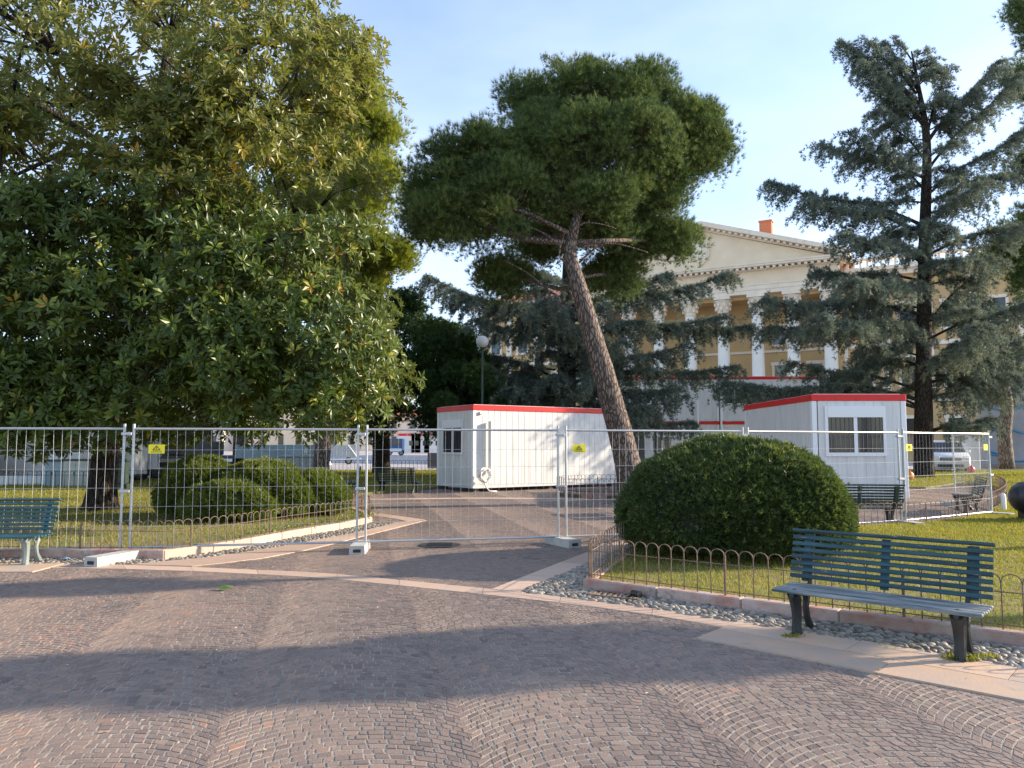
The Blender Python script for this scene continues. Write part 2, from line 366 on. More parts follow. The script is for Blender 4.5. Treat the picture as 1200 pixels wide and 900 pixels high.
# ================================================================== THE GROUND
# outlines read off the photograph, laid on the ground plane
bandA_up = GP([(60, 660), (180, 663), (280, 667), (380, 671.5), (470, 680), (560, 689), (640, 697), (700, 704.5), (760, 712.5), (860, 728), (900, 734)])
bandA_lo = GP([(60, 666), (180, 667.5), (280, 672), (380, 677.5), (470, 686.5), (560, 696), (640, 704.5), (700, 712), (760, 720), (850, 736), (893, 744)])
bandB_l = GP([(576, 691), (640, 666), (697, 644), (735, 631), (800, 612)])
bandB_r = GP([(612, 695), (660, 673), (700, 655), (745, 635), (815, 614)])
bandC_l = GP([(150, 662), (250, 653), (340, 639), (420, 624), (465, 612.5)])
bandC_r = GP([(225, 664), (300, 656), (370, 643), (440, 625), (500, 610)])
bandD_l = GP([(428, 603), (465, 608), (476, 611)])
bandD_r = GP([(430, 600), (470, 605), (498, 609)])
slabR_f = GP([(815, 749), (1000, 785), (1200, 823), (1420, 866)])
slabR_b = GP([(868, 728), (1040, 757), (1200, 784), (1420, 818)])
slabL = GP([(-260, 660.5), (78, 660.5), (38, 671), (-260, 671.5)])
kerbR = GP([(683, 690), (800, 706), (960, 728), (1200, 760), (1450, 792)])           # front foot of the kerb
kerbR_side = GP([(683, 690), (712, 668), (740, 649), (790, 625)])
kerbL = GP([(-320, 654), (0, 654), (100, 655), (192, 656), (270, 645), (340, 631), (400, 621), (436, 613)])
kerbL_end = GP([(436, 613), (430, 605), (405, 596), (385, 588)])
pebR = [G(683, 690)] + kerbR[1:] + [G(1420, 818), G(1200, 785), G(1040, 757), G(893, 735), G(760, 713), G(700, 705), G(610, 694), G(660, 673), G(700, 655), G(745, 635), G(790, 625), G(740, 649)]
pebL = kerbL + [G(465, 612.5), G(420, 624), G(340, 639), G(250, 653), G(150, 662), G(-320, 661)]
# lawns
curveR = smoothline(GP([(1006, 622), (1060, 619), (1110, 615), (1150, 607), (1170, 598), (1180, 588), (1176, 578), (1160, 572), (1120, 569)]), 6)
curveR = [(p.x, p.y) for p in curveR]
lawnR = [(p[0] + .03, p[1] + .07) for p in kerbR] + [(14, 6.5), (20, 12), (26, 22), (24, 27)] + [G(1120, 569)] + curveR[::-1] + [G(960, 622), G(860, 625)] + kerbR_side[::-1][:-1]
lawnL = [(p[0] - .03, p[1] + .12) for p in kerbL] + [(p[0] - .07, p[1]) for p in kerbL_end[1:]] + GP([(350, 583), (300, 578)]) + [(-10.5, 24.5), (-14, 27), (-24, 27), (-24, 12)]
lawnL2 = GP([(362, 574), (440, 577), (515, 571.5), (515, 550), (420, 551), (200, 553), (120, 560), (60, 566), (-150, 566), (-150, 574)])
lawnL2 = [G(375, 583), G(440, 579), G(510, 573), G(540, 569), (-2.5, 44), (-12, 44), (-17, 34), (-20, 29.5), (-30, 28.0), (-30, 26.0), (-10.4, 26.0)]
lawnBack = [G(1040, 572), G(1085, 573), G(1130, 566), (22, 29.5), (34, 30), (34, 44), (12, 44), (11.5, 29)]
bedP = [(p[0], p[1]) for p in [(1.7 + 1.9 * math.cos(a) + 1.6, 24.2 + 1.75 * math.sin(a)) for a in np.linspace(0, 2 * PI, 25)[:-1]]]
EXCL = [lawnR, lawnL, lawnL2, lawnBack, pebR, pebL, bedP,
        bandA_up + bandA_lo[::-1], bandB_l + bandB_r[::-1], bandC_l + bandC_r[::-1], bandD_l + bandD_r[::-1], slabR_f + slabR_b[::-1], slabL]

def sheet(name, poly, z, m, kind='structure', z0=None):
    mb = MB()
    if z0 is None:
        tri = tessellate_polygon([[Vector((p[0], p[1], 0)) for p in poly]])
        mb.add([(p[0], p[1], z) for p in poly], [tuple(t) for t in tri], 0)
    else: mb.prism(poly, z0, z, 'z')
    o = mb.build(name, m); tag(o, kind=kind)
    me = o.data
    if z0 is None and me.polygons[0].normal.z < 0: me.flip_normals()
    return o
sheet('ground', [(-900, -60), (900, -60), (900, 1200), (-900, 1200)], -0.03, 'plaza_stone')
sheet('paving_bed', [(-26, 0.5), (26, 0.5), (26, 46), (-26, 46)], -0.0031, 'joint')
sheet('far_paving', [(-80, 46.2), (60, 46.2), (90, 400), (-150, 400)], -0.004, 'plaza_stone')

def cobbles():
    W = 1.34; RR = 0.88; s_ = 0.067; rot = R(12)
    fm = math.asin(W / 2 / RR); n = 22
    ks = np.arange(-30, 31); js = np.arange(-200, 850)
    K, J = np.meshgrid(ks, js, indexing='ij'); K = K.ravel().astype(float); J = J.ravel().astype(float)
    # rough cull per row
    def place(k, b, phi):
        a = k * W + RR * np.sin(phi); bb = b + RR * np.cos(phi) - RR
        return a * math.cos(rot) - bb * math.sin(rot), a * math.sin(rot) + bb * math.cos(rot)
    b = J * s_ + (K % 2) * s_ * 0.5
    X, Y = place(K, b, 0 * b)
    keep = (Y > 1.8) & (Y < 36) & (np.abs(X) < Y * 0.74 + 3.0)
    K = K[keep]; b = b[keep]; N = len(K)
    ph = np.linspace(-fm, fm, n + 1)[None, :] + RNG.normal(0, 0.014, (N, n + 1)) + RNG.uniform(-0.03, 0.03, (N, 1))
    ph[:, 0] = -fm - RNG.uniform(-.01, .06, N); ph[:, -1] = fm + RNG.uniform(-.01, .06, N)
    g = 0.0042
    p0 = ph[:, :-1] + g / RR; p1 = ph[:, 1:] - g / RR
    Kk = np.repeat(K[:, None], n, 1); bb = np.repeat(b[:, None], n, 1)
    h = s_ / 2 - g
    corners = []
    for (p, sgn) in ((p0, -1), (p1, -1), (p1, 1), (p0, 1)):
        x, y = place(Kk, bb + sgn * h, p)
        corners.append(np.stack([x + RNG.normal(0, 0.0022, x.shape), y + RNG.normal(0, 0.0022, y.shape)], -1).reshape(-1, 2))
    C = np.stack(corners, 1)                        # (M,4,2)
    cen = C.mean(1)
    ok = (cen[:, 1] > 2.2) & (cen[:, 1] < 45.5) & (np.abs(cen[:, 0]) < cen[:, 1] * 0.70 + 1.2)
    for poly in EXCL: ok &= ~inpoly(cen[:, 0], cen[:, 1], poly)
    C = C[ok]; cen = cen[ok]; M = len(C)
    z = RNG.normal(0, 0.0007, (M, 1)); tilt = RNG.normal(0, 0.018, (M, 2))
    far = np.clip(1 - (cen[:, 1] - 4.5) / 6, .15, 1)[:, None, None]
    inner = cen[:, None] + (C - cen[:, None]) * (1 - .075 * far)
    zt = z + ((inner - cen[:, None]) * tilt[:, None]).sum(-1)
    top = np.concatenate([inner, zt[..., None]], -1); mid = np.concatenate([C, np.full((M, 4, 1), -0.005) * np.maximum(far, .65) + z[:, None]], -1)
    V = np.concatenate([mid, top], 1).reshape(-1, 3)
    base = (np.arange(M) * 8)[:, None, None]
    F0 = np.array([[4, 5, 6, 7], [0, 1, 5, 4], [1, 2, 6, 5], [2, 3, 7, 6], [3, 0, 4, 7]])
    F = (base + F0[None]).reshape(-1, 4)
    # broad patches of redder and greyer stone plus single odd setts
    pt = 0.5 + 0.09 * np.sin(cen[:, 0] * 3.1 + 4) * np.sin(cen[:, 1] * 2.3 + cen[:, 0]) + 0.16 * np.sin(cen[:, 0] * 0.9 + 1.3 * np.sin(cen[:, 1] * 0.6)) * np.sin(cen[:, 1] * 0.8 + 2) + RNG.normal(0, 0.17, M)
    o = mesh_np('cobble_paving', V, F, 'sett', rnd=np.repeat(np.clip(pt, 0, 1), 5)); tag(o, kind='structure')
cobbles()

def strip(name, up, lo, step, m, z=0.004, rows=1):
    """stone strip between two edge lines cut into slabs with open joints"""
    mb = MB(); n = 200
    def at(line, t):
        L = [0.0]
        for a, b in zip(line, line[1:]): L.append(L[-1] + math.dist(a, b))
        d = t * L[-1]
        for i in range(len(line) - 1):
            if d <= L[i + 1] + 1e-9:
                f = (d - L[i]) / max(L[i + 1] - L[i], 1e-9); return Vector((line[i][0] * (1 - f) + line[i + 1][0] * f, line[i][1] * (1 - f) + line[i + 1][1] * f, 0))
        return Vector((*line[-1], 0))
    Lt = sum(math.dist(a, b) for a, b in zip(lo, lo[1:])); k = max(1, round(Lt / step))
    for r_ in range(rows):
        cuts = [min(1, max(0, (i + (0.45 * (r_ % 2))) / k + random.uniform(-.12, .12) / k)) for i in range(k + 1)]; cuts[0] = 0; cuts[-1] = 1
        if r_ % 2: cuts = [0] + cuts[0:0] + [c for c in cuts[1:]]
        for a, b in zip(cuts, cuts[1:]):
            if b - a < 1e-4: continue
            e = 0.003 / Lt; sub = max(1, int((b - a) * Lt / 0.5)); fu = r_ / rows; fl = (r_ + 1) / rows
            gap = 0.006
            top, bot = [], []
            for q in range(sub + 1):
                t = a + e + (b - a - 2 * e) * q / sub; u = at(up, t); l = at(lo, t); d = (l - u)
                top.append(u + d * (fu + gap)); bot.append(u + d * (fl - gap))
            poly = [(p.x, p.y) for p in top + bot[::-1]]
            mb.prism(poly, -0.02, z + random.uniform(0, 0.0015), 'z')
            rr = random.random()
            nf = len(mb.r) 
    o = mb.build(name, m); tag(o, kind='structure'); return o
strip('stone_band', bandA_up, bandA_lo, 0.95, 'band')
strip('stone_band', bandB_l, bandB_r, 1.0, 'band', 0.0085)
strip('stone_band', bandC_l, bandC_r, 1.0, 'band', 0.009)
strip('stone_band', bandD_l, bandD_r, 1.0, 'band', 0.0035)
strip('stone_slabs', slabR_b, slabR_f, 1.0, 'slab', 0.012, rows=2)
strip('stone_slabs', [slabL[0], slabL[1]], [slabL[3], slabL[2]], 1.1, 'slab', 0.012)
strip('stone_band', GP([(430, 584.5), (560, 583), (690, 584)]), GP([(430, 586), (560, 584.5), (690, 585.5)]), 1.2, 'band', 0.003)

sheet('pebble_bed', pebR, 0.0, 'mortar'); sheet('pebble_bed', pebL, 0.0, 'mortar')
def pebbles(name, poly, n, zb=0.0):
    xs = [p[0] for p in poly]; ys = [p[1] for p in poly]
    X = RNG.uniform(min(xs), max(xs), n * 6); Y = RNG.uniform(min(ys), max(ys), n * 6)
    k = inpoly(X, Y, poly) & (np.abs(X) < Y * 0.7 + 0.6); X = X[k]; Y = Y[k]
    # thin out so that stones do not pile up
    cell = {}; keep = []
    for i in range(len(X)):
        c = (int(X[i] / 0.058), int(Y[i] / 0.058))
        if c in cell: continue
        cell[c] = 1; keep.append(i)
    X = X[keep]; Y = Y[keep]
    bm = bmesh.new(); bmesh.ops.create_icosphere(bm, subdivisions=2, radius=1)
    tv = np.array([v.co[:] for v in bm.verts]); tf = np.array([[v.index for v in f.verts] for f in bm.faces]); bm.free()
    N = len(X); ang = RNG.normal(R(-30), 0.5, N); a = RNG.uniform(0.028, 0.048, N); b = RNG.uniform(0.02, 0.030, N); c = RNG.uniform(0.014, 0.026, N)
    tv = tv[None] * np.stack([a, b, c], -1)[:, None]
    x = tv[..., 0] * np.cos(ang)[:, None] - tv[..., 1] * np.sin(ang)[:, None] + X[:, None]
    y = tv[..., 0] * np.sin(ang)[:, None] + tv[..., 1] * np.cos(ang)[:, None] + Y[:, None]
    z = tv[..., 2] + zb + 0.004
    V = np.stack([x, y, z], -1).reshape(-1, 3); nv = tv.shape[1]
    F = (tf[None] + (np.arange(N) * nv)[:, None, None]).reshape(-1, 3)
    o = mesh_np(name, V, F, 'pebble', rnd=np.repeat(np.clip(RNG.normal(0.45, 0.25, N), 0, 1), len(tf)), smooth=True); tag(o, kind='stuff')
pebbles('pebbles', pebR, 5200); pebbles('pebbles', pebL, 3000)

LZ = 0.085
sheet('lawn', lawnR, LZ, 'lawn', z0=-0.02); sheet('lawn', lawnL, LZ, 'lawn', z0=-0.02)
sheet('lawn', lawnL2, LZ - 0.02, 'lawn', z0=-0.02); sheet('lawn', lawnBack, LZ - 0.02, 'lawn', z0=-0.02)
sheet('planting_bed', bedP, 0.10, 'earth', z0=-0.02)

def kerb(name, line, w_, h, m, step=0.95, side=1):
    pts = resample(line, step); 
    if (pts[-1] - Vector((*line[-1], 0))).length > 0.05: pts.append(Vector((*line[-1], 0)))
    mb = MB()
    for a, b in zip(pts, pts[1:]):
        d = (b - a); L = d.length; d.normalize(); n_ = Vector((-d.y, d.x, 0)) * side
        M = Matrix.Translation(a) @ Matrix(((d.x, n_.x, 0, 0), (d.y, n_.y, 0, 0), (0, 0, 1, 0), (0, 0, 0, 1)))
        mb.box(0.002, L - 0.002, -0.004 + random.uniform(0, .004), w_, -0.02, h + random.uniform(-0.004, 0.004), M=M, bev=0.012)
    # one shade per stone
    k = 26
    o = mb.build(name, m); tag(o, kind='structure'); return o
kerb('kerb', kerbR, 0.13, 0.115, 'kerb_red', 0.9)
kerb('kerb', kerbR_side, 0.13, 0.10, 'kerb_red', 0.9, side=-1)
kerb('kerb', kerbL[:4], 0.13, 0.13, 'kerb_red', 1.1)
kerb('kerb', kerbL[3:], 0.14, 0.13, 'kerb_peach', 0.8)
kerb('kerb', kerbL_end, 0.14, 0.11, 'kerb_peach', 0.8)
kerb('kerb', bedP + [bedP[0]], 0.12, 0.16, 'kerb_red', 0.4)
kerb('kerb', curveR, 0.1, 0.07, 'kerb_red', 0.5, side=-1)

def grass(name, poly, dens, h=0.035, ymax=60, z=LZ, thin=None, bw=0.0035):
    xs = [p[0] for p in poly]; ys = [min(p[1], ymax) for p in poly]
    area = (max(xs) - min(xs)) * (max(ys) - min(ys)); n = int(area * dens)
    X = RNG.uniform(min(xs), max(xs), n); Y = RNG.uniform(min(ys), max(ys), n)
    k = inpoly(X, Y, poly) & (np.abs(X) < Y * 0.69 + 0.5)
    pn = np.sin(X * 1.7 + 2 * np.sin(Y * 1.1)) * np.sin(Y * 2.1 + np.sin(X * 2.3)) + RNG.normal(0, 0.8, n)
    k &= pn > -0.9
    X = X[k]; Y = Y[k]; N = len(X); pn = pn[k]
    a = RNG.uniform(0, 2 * PI, N); L = h * RNG.uniform(0.5, 1.3, N) * (1 + Y / 25); le = RNG.normal(0, 0.5, (N, 2)) * L[:, None]
    wd = bw * (0.7 + Y / 9)
    V = np.empty((N, 3, 3))
    V[:, 0] = np.stack([X - np.cos(a) * wd, Y - np.sin(a) * wd, np.full(N, z - 0.004)], -1)
    V[:, 1] = np.stack([X + np.cos(a) * wd, Y + np.sin(a) * wd, np.full(N, z - 0.004)], -1)
    V[:, 2] = np.stack([X + le[:, 0], Y + le[:, 1], z + L], -1)
    F = np.arange(N * 3).reshape(-1, 3)
    o = mesh_np(name, V.reshape(-1, 3), F, 'grass', rnd=np.clip(0.42 + pn * 0.14 + RNG.normal(0, 0.12, N), 0, 1)); tag(o, kind='stuff')
grass('grass', lawnR, 1500, 0.028); grass('grass', lawnL, 330, 0.035)
grass('grass', lawnL2, 160, 0.04, z=LZ - 0.02); grass('grass', lawnBack, 160, 0.04, z=LZ - 0.02)

# ================================================================== HOOP FENCES
def hoop_fence(label, line, h=0.42, pitch=0.15, z0=0.10, m='iron_rust', post_step=11, group='low iron hoop fences round the beds', r_=0.0055, close=False):
    pts = resample(line, pitch)
    t = thing('hoop_fence', label, 'fence', (pts[0].x, pts[0].y, z0), 0, group)
    O = pts[0]; q = [p - O for p in pts]
    hb = MB(); rb = MB()
    for i, p in enumerate(q):
        hb.tube([p, p + Vector((0, 0, h - 0.07))], r_, 5)
    for i in range(len(q) - 1):
        a, b = q[i], q[i + 1]; arc = []
        for k in range(7):
            th = PI * k / 6; f = 0.5 - 0.5 * math.cos(th)
            arc.append(a.lerp(b, f) + Vector((0, 0, h - 0.07 + 0.075 * math.sin(th) ** 0.8 if 0 < k < 6 else h - 0.07)))
        hb.tube(arc, r_, 4, cap=False)
    for z in (0.05, h - 0.14): rb.tube([p + Vector((0, 0, z)) + Vector((0, -0.004, 0)) for p in q], r_ * 0.9, 4)
    hb.build('hoops', m, t, smooth=True); rb.build('rail', m, t)
    for i in range(0, len(q), post_step):
        pb = MB(); pb.tube([q[i] + Vector((0.0, -0.012, -0.08)), q[i] + Vector((0, -0.012, h - 0.05))], 0.013, 6); pb.build('post', m, t)
    return t
off = 0.07
kR = [(p[0] + 0.03, p[1] + off) for p in kerbR]
hoop_fence('low rusty hoop fence on the red kerb between round topiary and near bench', [(kR[0][0] + .05, kR[0][1])] + kR[1:4] + [kR[4]], 0.45, 0.145)
hoop_fence('short return of rusty hoop fence running back along the left side of the round topiary', [(p[0] + 0.10, p[1] + 0.03) for p in kerbR_side], 0.45, 0.145)
hoop_fence('long low hoop fence on the left kerb before the big broadleaf tree', [(p[0], p[1] + 0.08) for p in kerbL], 0.42, 0.15)
hoop_fence('hoop fence closing the far end of the left bed, behind the middle fence post', [(p[0] - .06, p[1] + 0.05) for p in kerbL_end], 0.42, 0.15, post_step=6)
hoop_fence('curved low hoop fence at the back edge of the right lawn, round the paved corner', curveR, 0.42, 0.16, 0.07, 'iron_rust')
hoop_fence('small ring of hoop fence round the bed at the foot of the leaning pine', bedP + [bedP[0]], 0.42, 0.15, 0.15, 'iron_dark')
hoop_fence('dark spiked low railing at the far left edge of the grass, before the grey cabinets', [(-22, 26.6), (-14.2, 26.7), (-13.5, 27.2), (-11.8, 27.9)], 0.6, 0.16, 0.06, 'iron_dark', 9, r_=0.008)
hoop_fence('dark hoop railing along the far edge of the grass behind the two dark benches', [(-11.5, 43.5), (-2.6, 43.5)], 0.6, 0.22, 0.06, 'iron_dark', 12, r_=0.012)

# ================================================================== TEMPORARY FENCE
def fence_panel(label, a, b, sign=None):
    a = Vector((*a, 0)); b = Vector((*b, 0)); d = b - a; L = d.length; ang = math.atan2(d.y, d.x)
    t = thing('fence_panel', label, 'fence panel', a, ang, 'galvanised mesh fence panels across the square')
    H = 1.885; z0 = 0.13; x0 = 0.045; x1 = L - 0.045
    f = MB(); rr = 0.0185
    f.tube([(x0, 0, 0.05), (x0, 0, H)], rr, 10); f.tube([(x1, 0, 0.05), (x1, 0, H)], rr, 10)
    f.tube([(x0, 0, H - 0.07), (x1, 0, H - 0.07)], 0.017, 8); f.tube([(x0, 0, z0), (x1, 0, z0)], 0.017, 8)
    f.build('frame', 'galv', t, smooth='auto')
    wv = MB(); n = round((x1 - x0) / 0.118); wr = 0.0019
    for i in range(1, n):
        x = x0 + (x1 - x0) * i / n + random.uniform(-.003, .003); bow = random.uniform(-.006, .006) if random.random() > .12 else random.uniform(-.03, .03)
        wv.tube([(x, 0.002, z0), (x + bow, 0.004, (z0 + H) / 2), (x, 0.002, H - 0.07)], wr, 4, cap=False)
    for z in (0.42, 0.70, 0.97, 1.24, 1.51):
        wv.tube([(x0, -0.004, z), (x1, -0.004, z)], wr * 1.15, 4, cap=False)
    wv.build('wire_mesh', 'wire', t)
    for z in (0.9, 1.72): cl = MB(); cl.box(x1 - .035, x1 + .11, -.032, .032, z, z + .045, bev=.008); cl.build('clamp', 'galv', t)
    t.rotation_euler[0] = R(random.uniform(-.5, .5))
    if sign is not None:
        s_ = MB(); sx = sign; s_.box(sx - 0.11, sx + 0.11, -0.014, -0.008, 1.46, 1.59); sg = s_.build('warning_sign', 'sign_yellow', t)
        g = MB()
        for (p, q) in (((-.05, 1.51), (0, 1.57)), ((0, 1.57), (.05, 1.51)), ((.05, 1.51), (-.05, 1.51))):
            g.tube([(sx + p[0], -0.016, p[1]), (sx + q[0], -0.016, q[1])], 0.005, 4)
        g.tube([(sx, -0.016, 1.52), (sx, -0.016, 1.55)], 0.004, 4)
        for k in range(9): g.box(sx - .07 + k * .0165, sx - .06 + k * .0165, -0.0165, -0.0145, 1.477, 1.489)
        g.build('sign_symbol', 'black', sg)
    return t
FP = [(-8.95, 10.6), (-5.5, 11.05), (-2.27, 11.7), (0.80, 12.35), (4.05, 13.35), (7.55, 14.95), (10.45, 16.85), (11.55, 20.2)]
labs = ['mesh fence panel left of the first twin posts, in front of the big dark trunk', 'mesh fence panel with a yellow sign, in front of the clipped hedge',
        'mesh fence panel without a sign, left of the panel before the long white cabin', 'mesh fence panel with a yellow sign, before the long white cabin, partly behind the topiary',
        'mesh fence panel rising behind the round topiary, before the right cabin window', 'narrow-looking mesh fence panel with two yellow signs right of the right cabin',
        'mesh fence panel turning away from the camera at the far right end of the fence']
for i in range(7):
    a, b = Vector(FP[i]), Vector(FP[i + 1]); d = (b - a).normalized() * 0.02
    sg = {1: 0.36, 3: 0.27, 5: 0.22}.get(i)
    t = fence_panel(labs[i], a + d, b - d, sg)
    if i == 5:
        L = (b - a).length; s_ = MB(); s_.box(L - .33, L - .16, -0.014, -0.008, 1.46, 1.59); s_.build('warning_sign', 'sign_yellow', t)
def fence_foot(label, loc, rz):
    t = thing('concrete_foot', label, 'fence foot', (*loc, 0), rz, 'concrete feet holding up the mesh fence')
    m = MB()
    prof = [(-0.115, 0), (0.115, 0), (0.105, 0.125), (-0.105, 0.125)]
    m.prism(prof, -0.36, 0.36, 'y'); 
    m.build('block', 'concrete', t)
    for s_ in (-1, 1):
        e = MB(); e.box(-0.055, 0.055, 0.355 * s_ - 0.008, 0.355 * s_ + 0.008, 0.03, 0.075); e.build('grip_hole', 'hole', t)
    return t
fl = ['pale concrete foot seen along its side at the base of the left twin posts', 'concrete foot seen end-on under the middle twin posts', 'concrete foot under the twin posts in front of the long white cabin',
      'concrete foot hidden low behind the round topiary', 'concrete foot at the twin posts beside the right cabin', 'concrete foot at the far right corner post of the fence', 'concrete foot of the last panel, farthest back by the dark bench']
for i, (lab, rz) in enumerate(zip(fl, (R(-18), R(4), R(28), 0.2, 0.3, 0.6, 1.2))):
    p = FP[i + 1]
    off_ = (0.12, -0.55) if i == 0 else (0.0, -0.08) if i == 1 else (0.0, -0.06)
    fence_foot(lab, (p[0] + off_[0], p[1] + off_[1]), rz)

# ================================================================== BENCHES
def make_bench(name, label, L=1.75, wood='bench_teal', seat='bench_worn', iron='cast_black', group='slatted park benches'):
    t = thing(name, label, 'bench', (0, 0, 0), 0, group)
    b = MB(); s_ = MB()
    # backrest: local +y is the rear; slats lean back
    for k in range(7):
        z = 0.435 + k * 0.0545; y = 0.40 + (z - 0.40) * 0.30
        M = Matrix.Translation((0, y, z)) @ Matrix.Rotation(R(-16), 4, 'X')
        b.box(-L / 2, L / 2, -0.011, 0.011, -0.018, 0.018, M=M, bev=0.004)
    z = 0.435 + 7 * 0.0545; M = Matrix.Translation((0, 0.40 + (z - .4) * .3 + 0.004, z)) @ Matrix.Rotation(R(-16), 4, 'X')
    b.box(-L / 2 - 0.01, L / 2 + 0.01, -0.026, 0.026, -0.013, 0.013, M=M, bev=0.006)
    bo = b.build('backrest', wood, t)
    for x in (-L / 2 + 0.13, 0.0, L / 2 - 0.13):
        M = Matrix.Translation((x, 0.40 + 0.2 * 0.3 + 0.026, 0.60)) @ Matrix.Rotation(R(-16), 4, 'X')
        br = MB(); br.box(-0.034, 0.034, -0.012, 0.012, -0.215, 0.20, M=M, bev=0.004); br.build('back_batten', wood, bo)
    for k in range(6):
        y = 0.015 + k * 0.074; z = 0.375 - 0.012 * math.sin(k / 5 * PI) - (0.012 if k == 0 else 0) - 0.002 * k
        M = Matrix.Translation((0, y, z)) @ Matrix.Rotation(R(14 if k == 0 else -3), 4, 'X')
        s_.box(-L / 2, L / 2, -0.0245, 0.0245, -0.012, 0.012, M=M, bev=0.006)
    s_.build('seat', seat, t)
    for sx in (-1, 1):
        lg = MB(); x = sx * (L / 2 - 0.17)
        def plate(poly, w_): lg.prism(poly, x - w_ / 2, x + w_ / 2, 'x')
        # curved front leg
        fr = [(0.03, 0.345), (0.075, 0.30), (0.095, 0.22), (0.10, 0.12), (0.085, 0.0)]
        lg.tube([(x, y, z) for y, z in fr], [0.052, 0.055, 0.046, 0.040, 0.044], 8)
        rr = [(0.40, 0.36), (0.33, 0.29), (0.30, 0.2), (0.33, 0.1), (0.40, 0.0)]
        lg.tube([(x, y, z) for y, z in rr], [0.032, 0.033, 0.030, 0.030, 0.036], 8)
        lg.tube([(x, 0.0, 0.335), (x, 0.12, 0.328), (x, 0.28, 0.328), (x, 0.41, 0.34)], [0.02, 0.022, 0.022, 0.02], 8)
        lg.tube([(x, 0.09, 0.25), (x, 0.15, 0.30), (x, 0.22, 0.315), (x, 0.27, 0.29), (x, 0.31, 0.23)], 0.012, 6)
        lg.tube([(x, 0.40, 0.345), (x, 0.44, 0.46), (x, 0.50, 0.66), (x, 0.535, 0.79)], [0.022, 0.016, 0.014, 0.012], 6)
        lg.box(x - 0.035, x + 0.035, 0.04, 0.14, 0, 0.018); lg.box(x - 0.035, x + 0.035, 0.35, 0.45, 0, 0.018)
        lg.build('leg', iron, t, smooth='auto')
    return t
bench0 = make_bench('park_bench', 'large blue-green slatted bench with worn grey seat standing by the round topiary', 1.55)
g1 = Vector(G(940, 745)); g2 = Vector(G(1140, 778)); dd = (g2 - g1).normalized(); mid = (g1 + g2) / 2
rz = math.atan2(dd.y, dd.x); nrm = Vector((-dd.y, dd.x))
bench0.location = (mid.x - nrm.x * 0.09 - .05, mid.y - nrm.y * 0.09 + .03, 0.006); bench0.rotation_euler = (0, 0, rz)
bench1 = make_bench('park_bench', 'teal slatted bench with pale grey iron legs cut by the left edge of the photo', 1.75, 'bench_green', 'bench_green', 'cast_grey')
bench1.location = (-7.13, 10.2, 0.012)
bench2 = make_bench('park_bench', 'dark green bench on the grass edge left of the long white cabin', 1.6, 'iron_green', 'iron_green', 'cast_black')
bench2.location = (-3.65, 25.6, 0.0); bench2.rotation_euler = (0, 0, R(157))
dup(bench2, (-5.25, 24.0, 0.06), R(-78), 'dark bench seen from its side behind the end of the clipped hedge', 'slatted park benches')
dup(bench2, (6.72, 15.3, 0), R(172), 'dark green bench showing only its end between topiary and right cabin', 'slatted park benches')
dup(bench2, (10.5, 18.3, 0), R(-113), 'dark slatted bench seen side-on through the right fence panel', 'slatted park benches')
dup(bench2, (2.75, 17.2, 0), R(-70), 'bench end poking out left of the round topiary, below the leaning pine', 'slatted park benches')

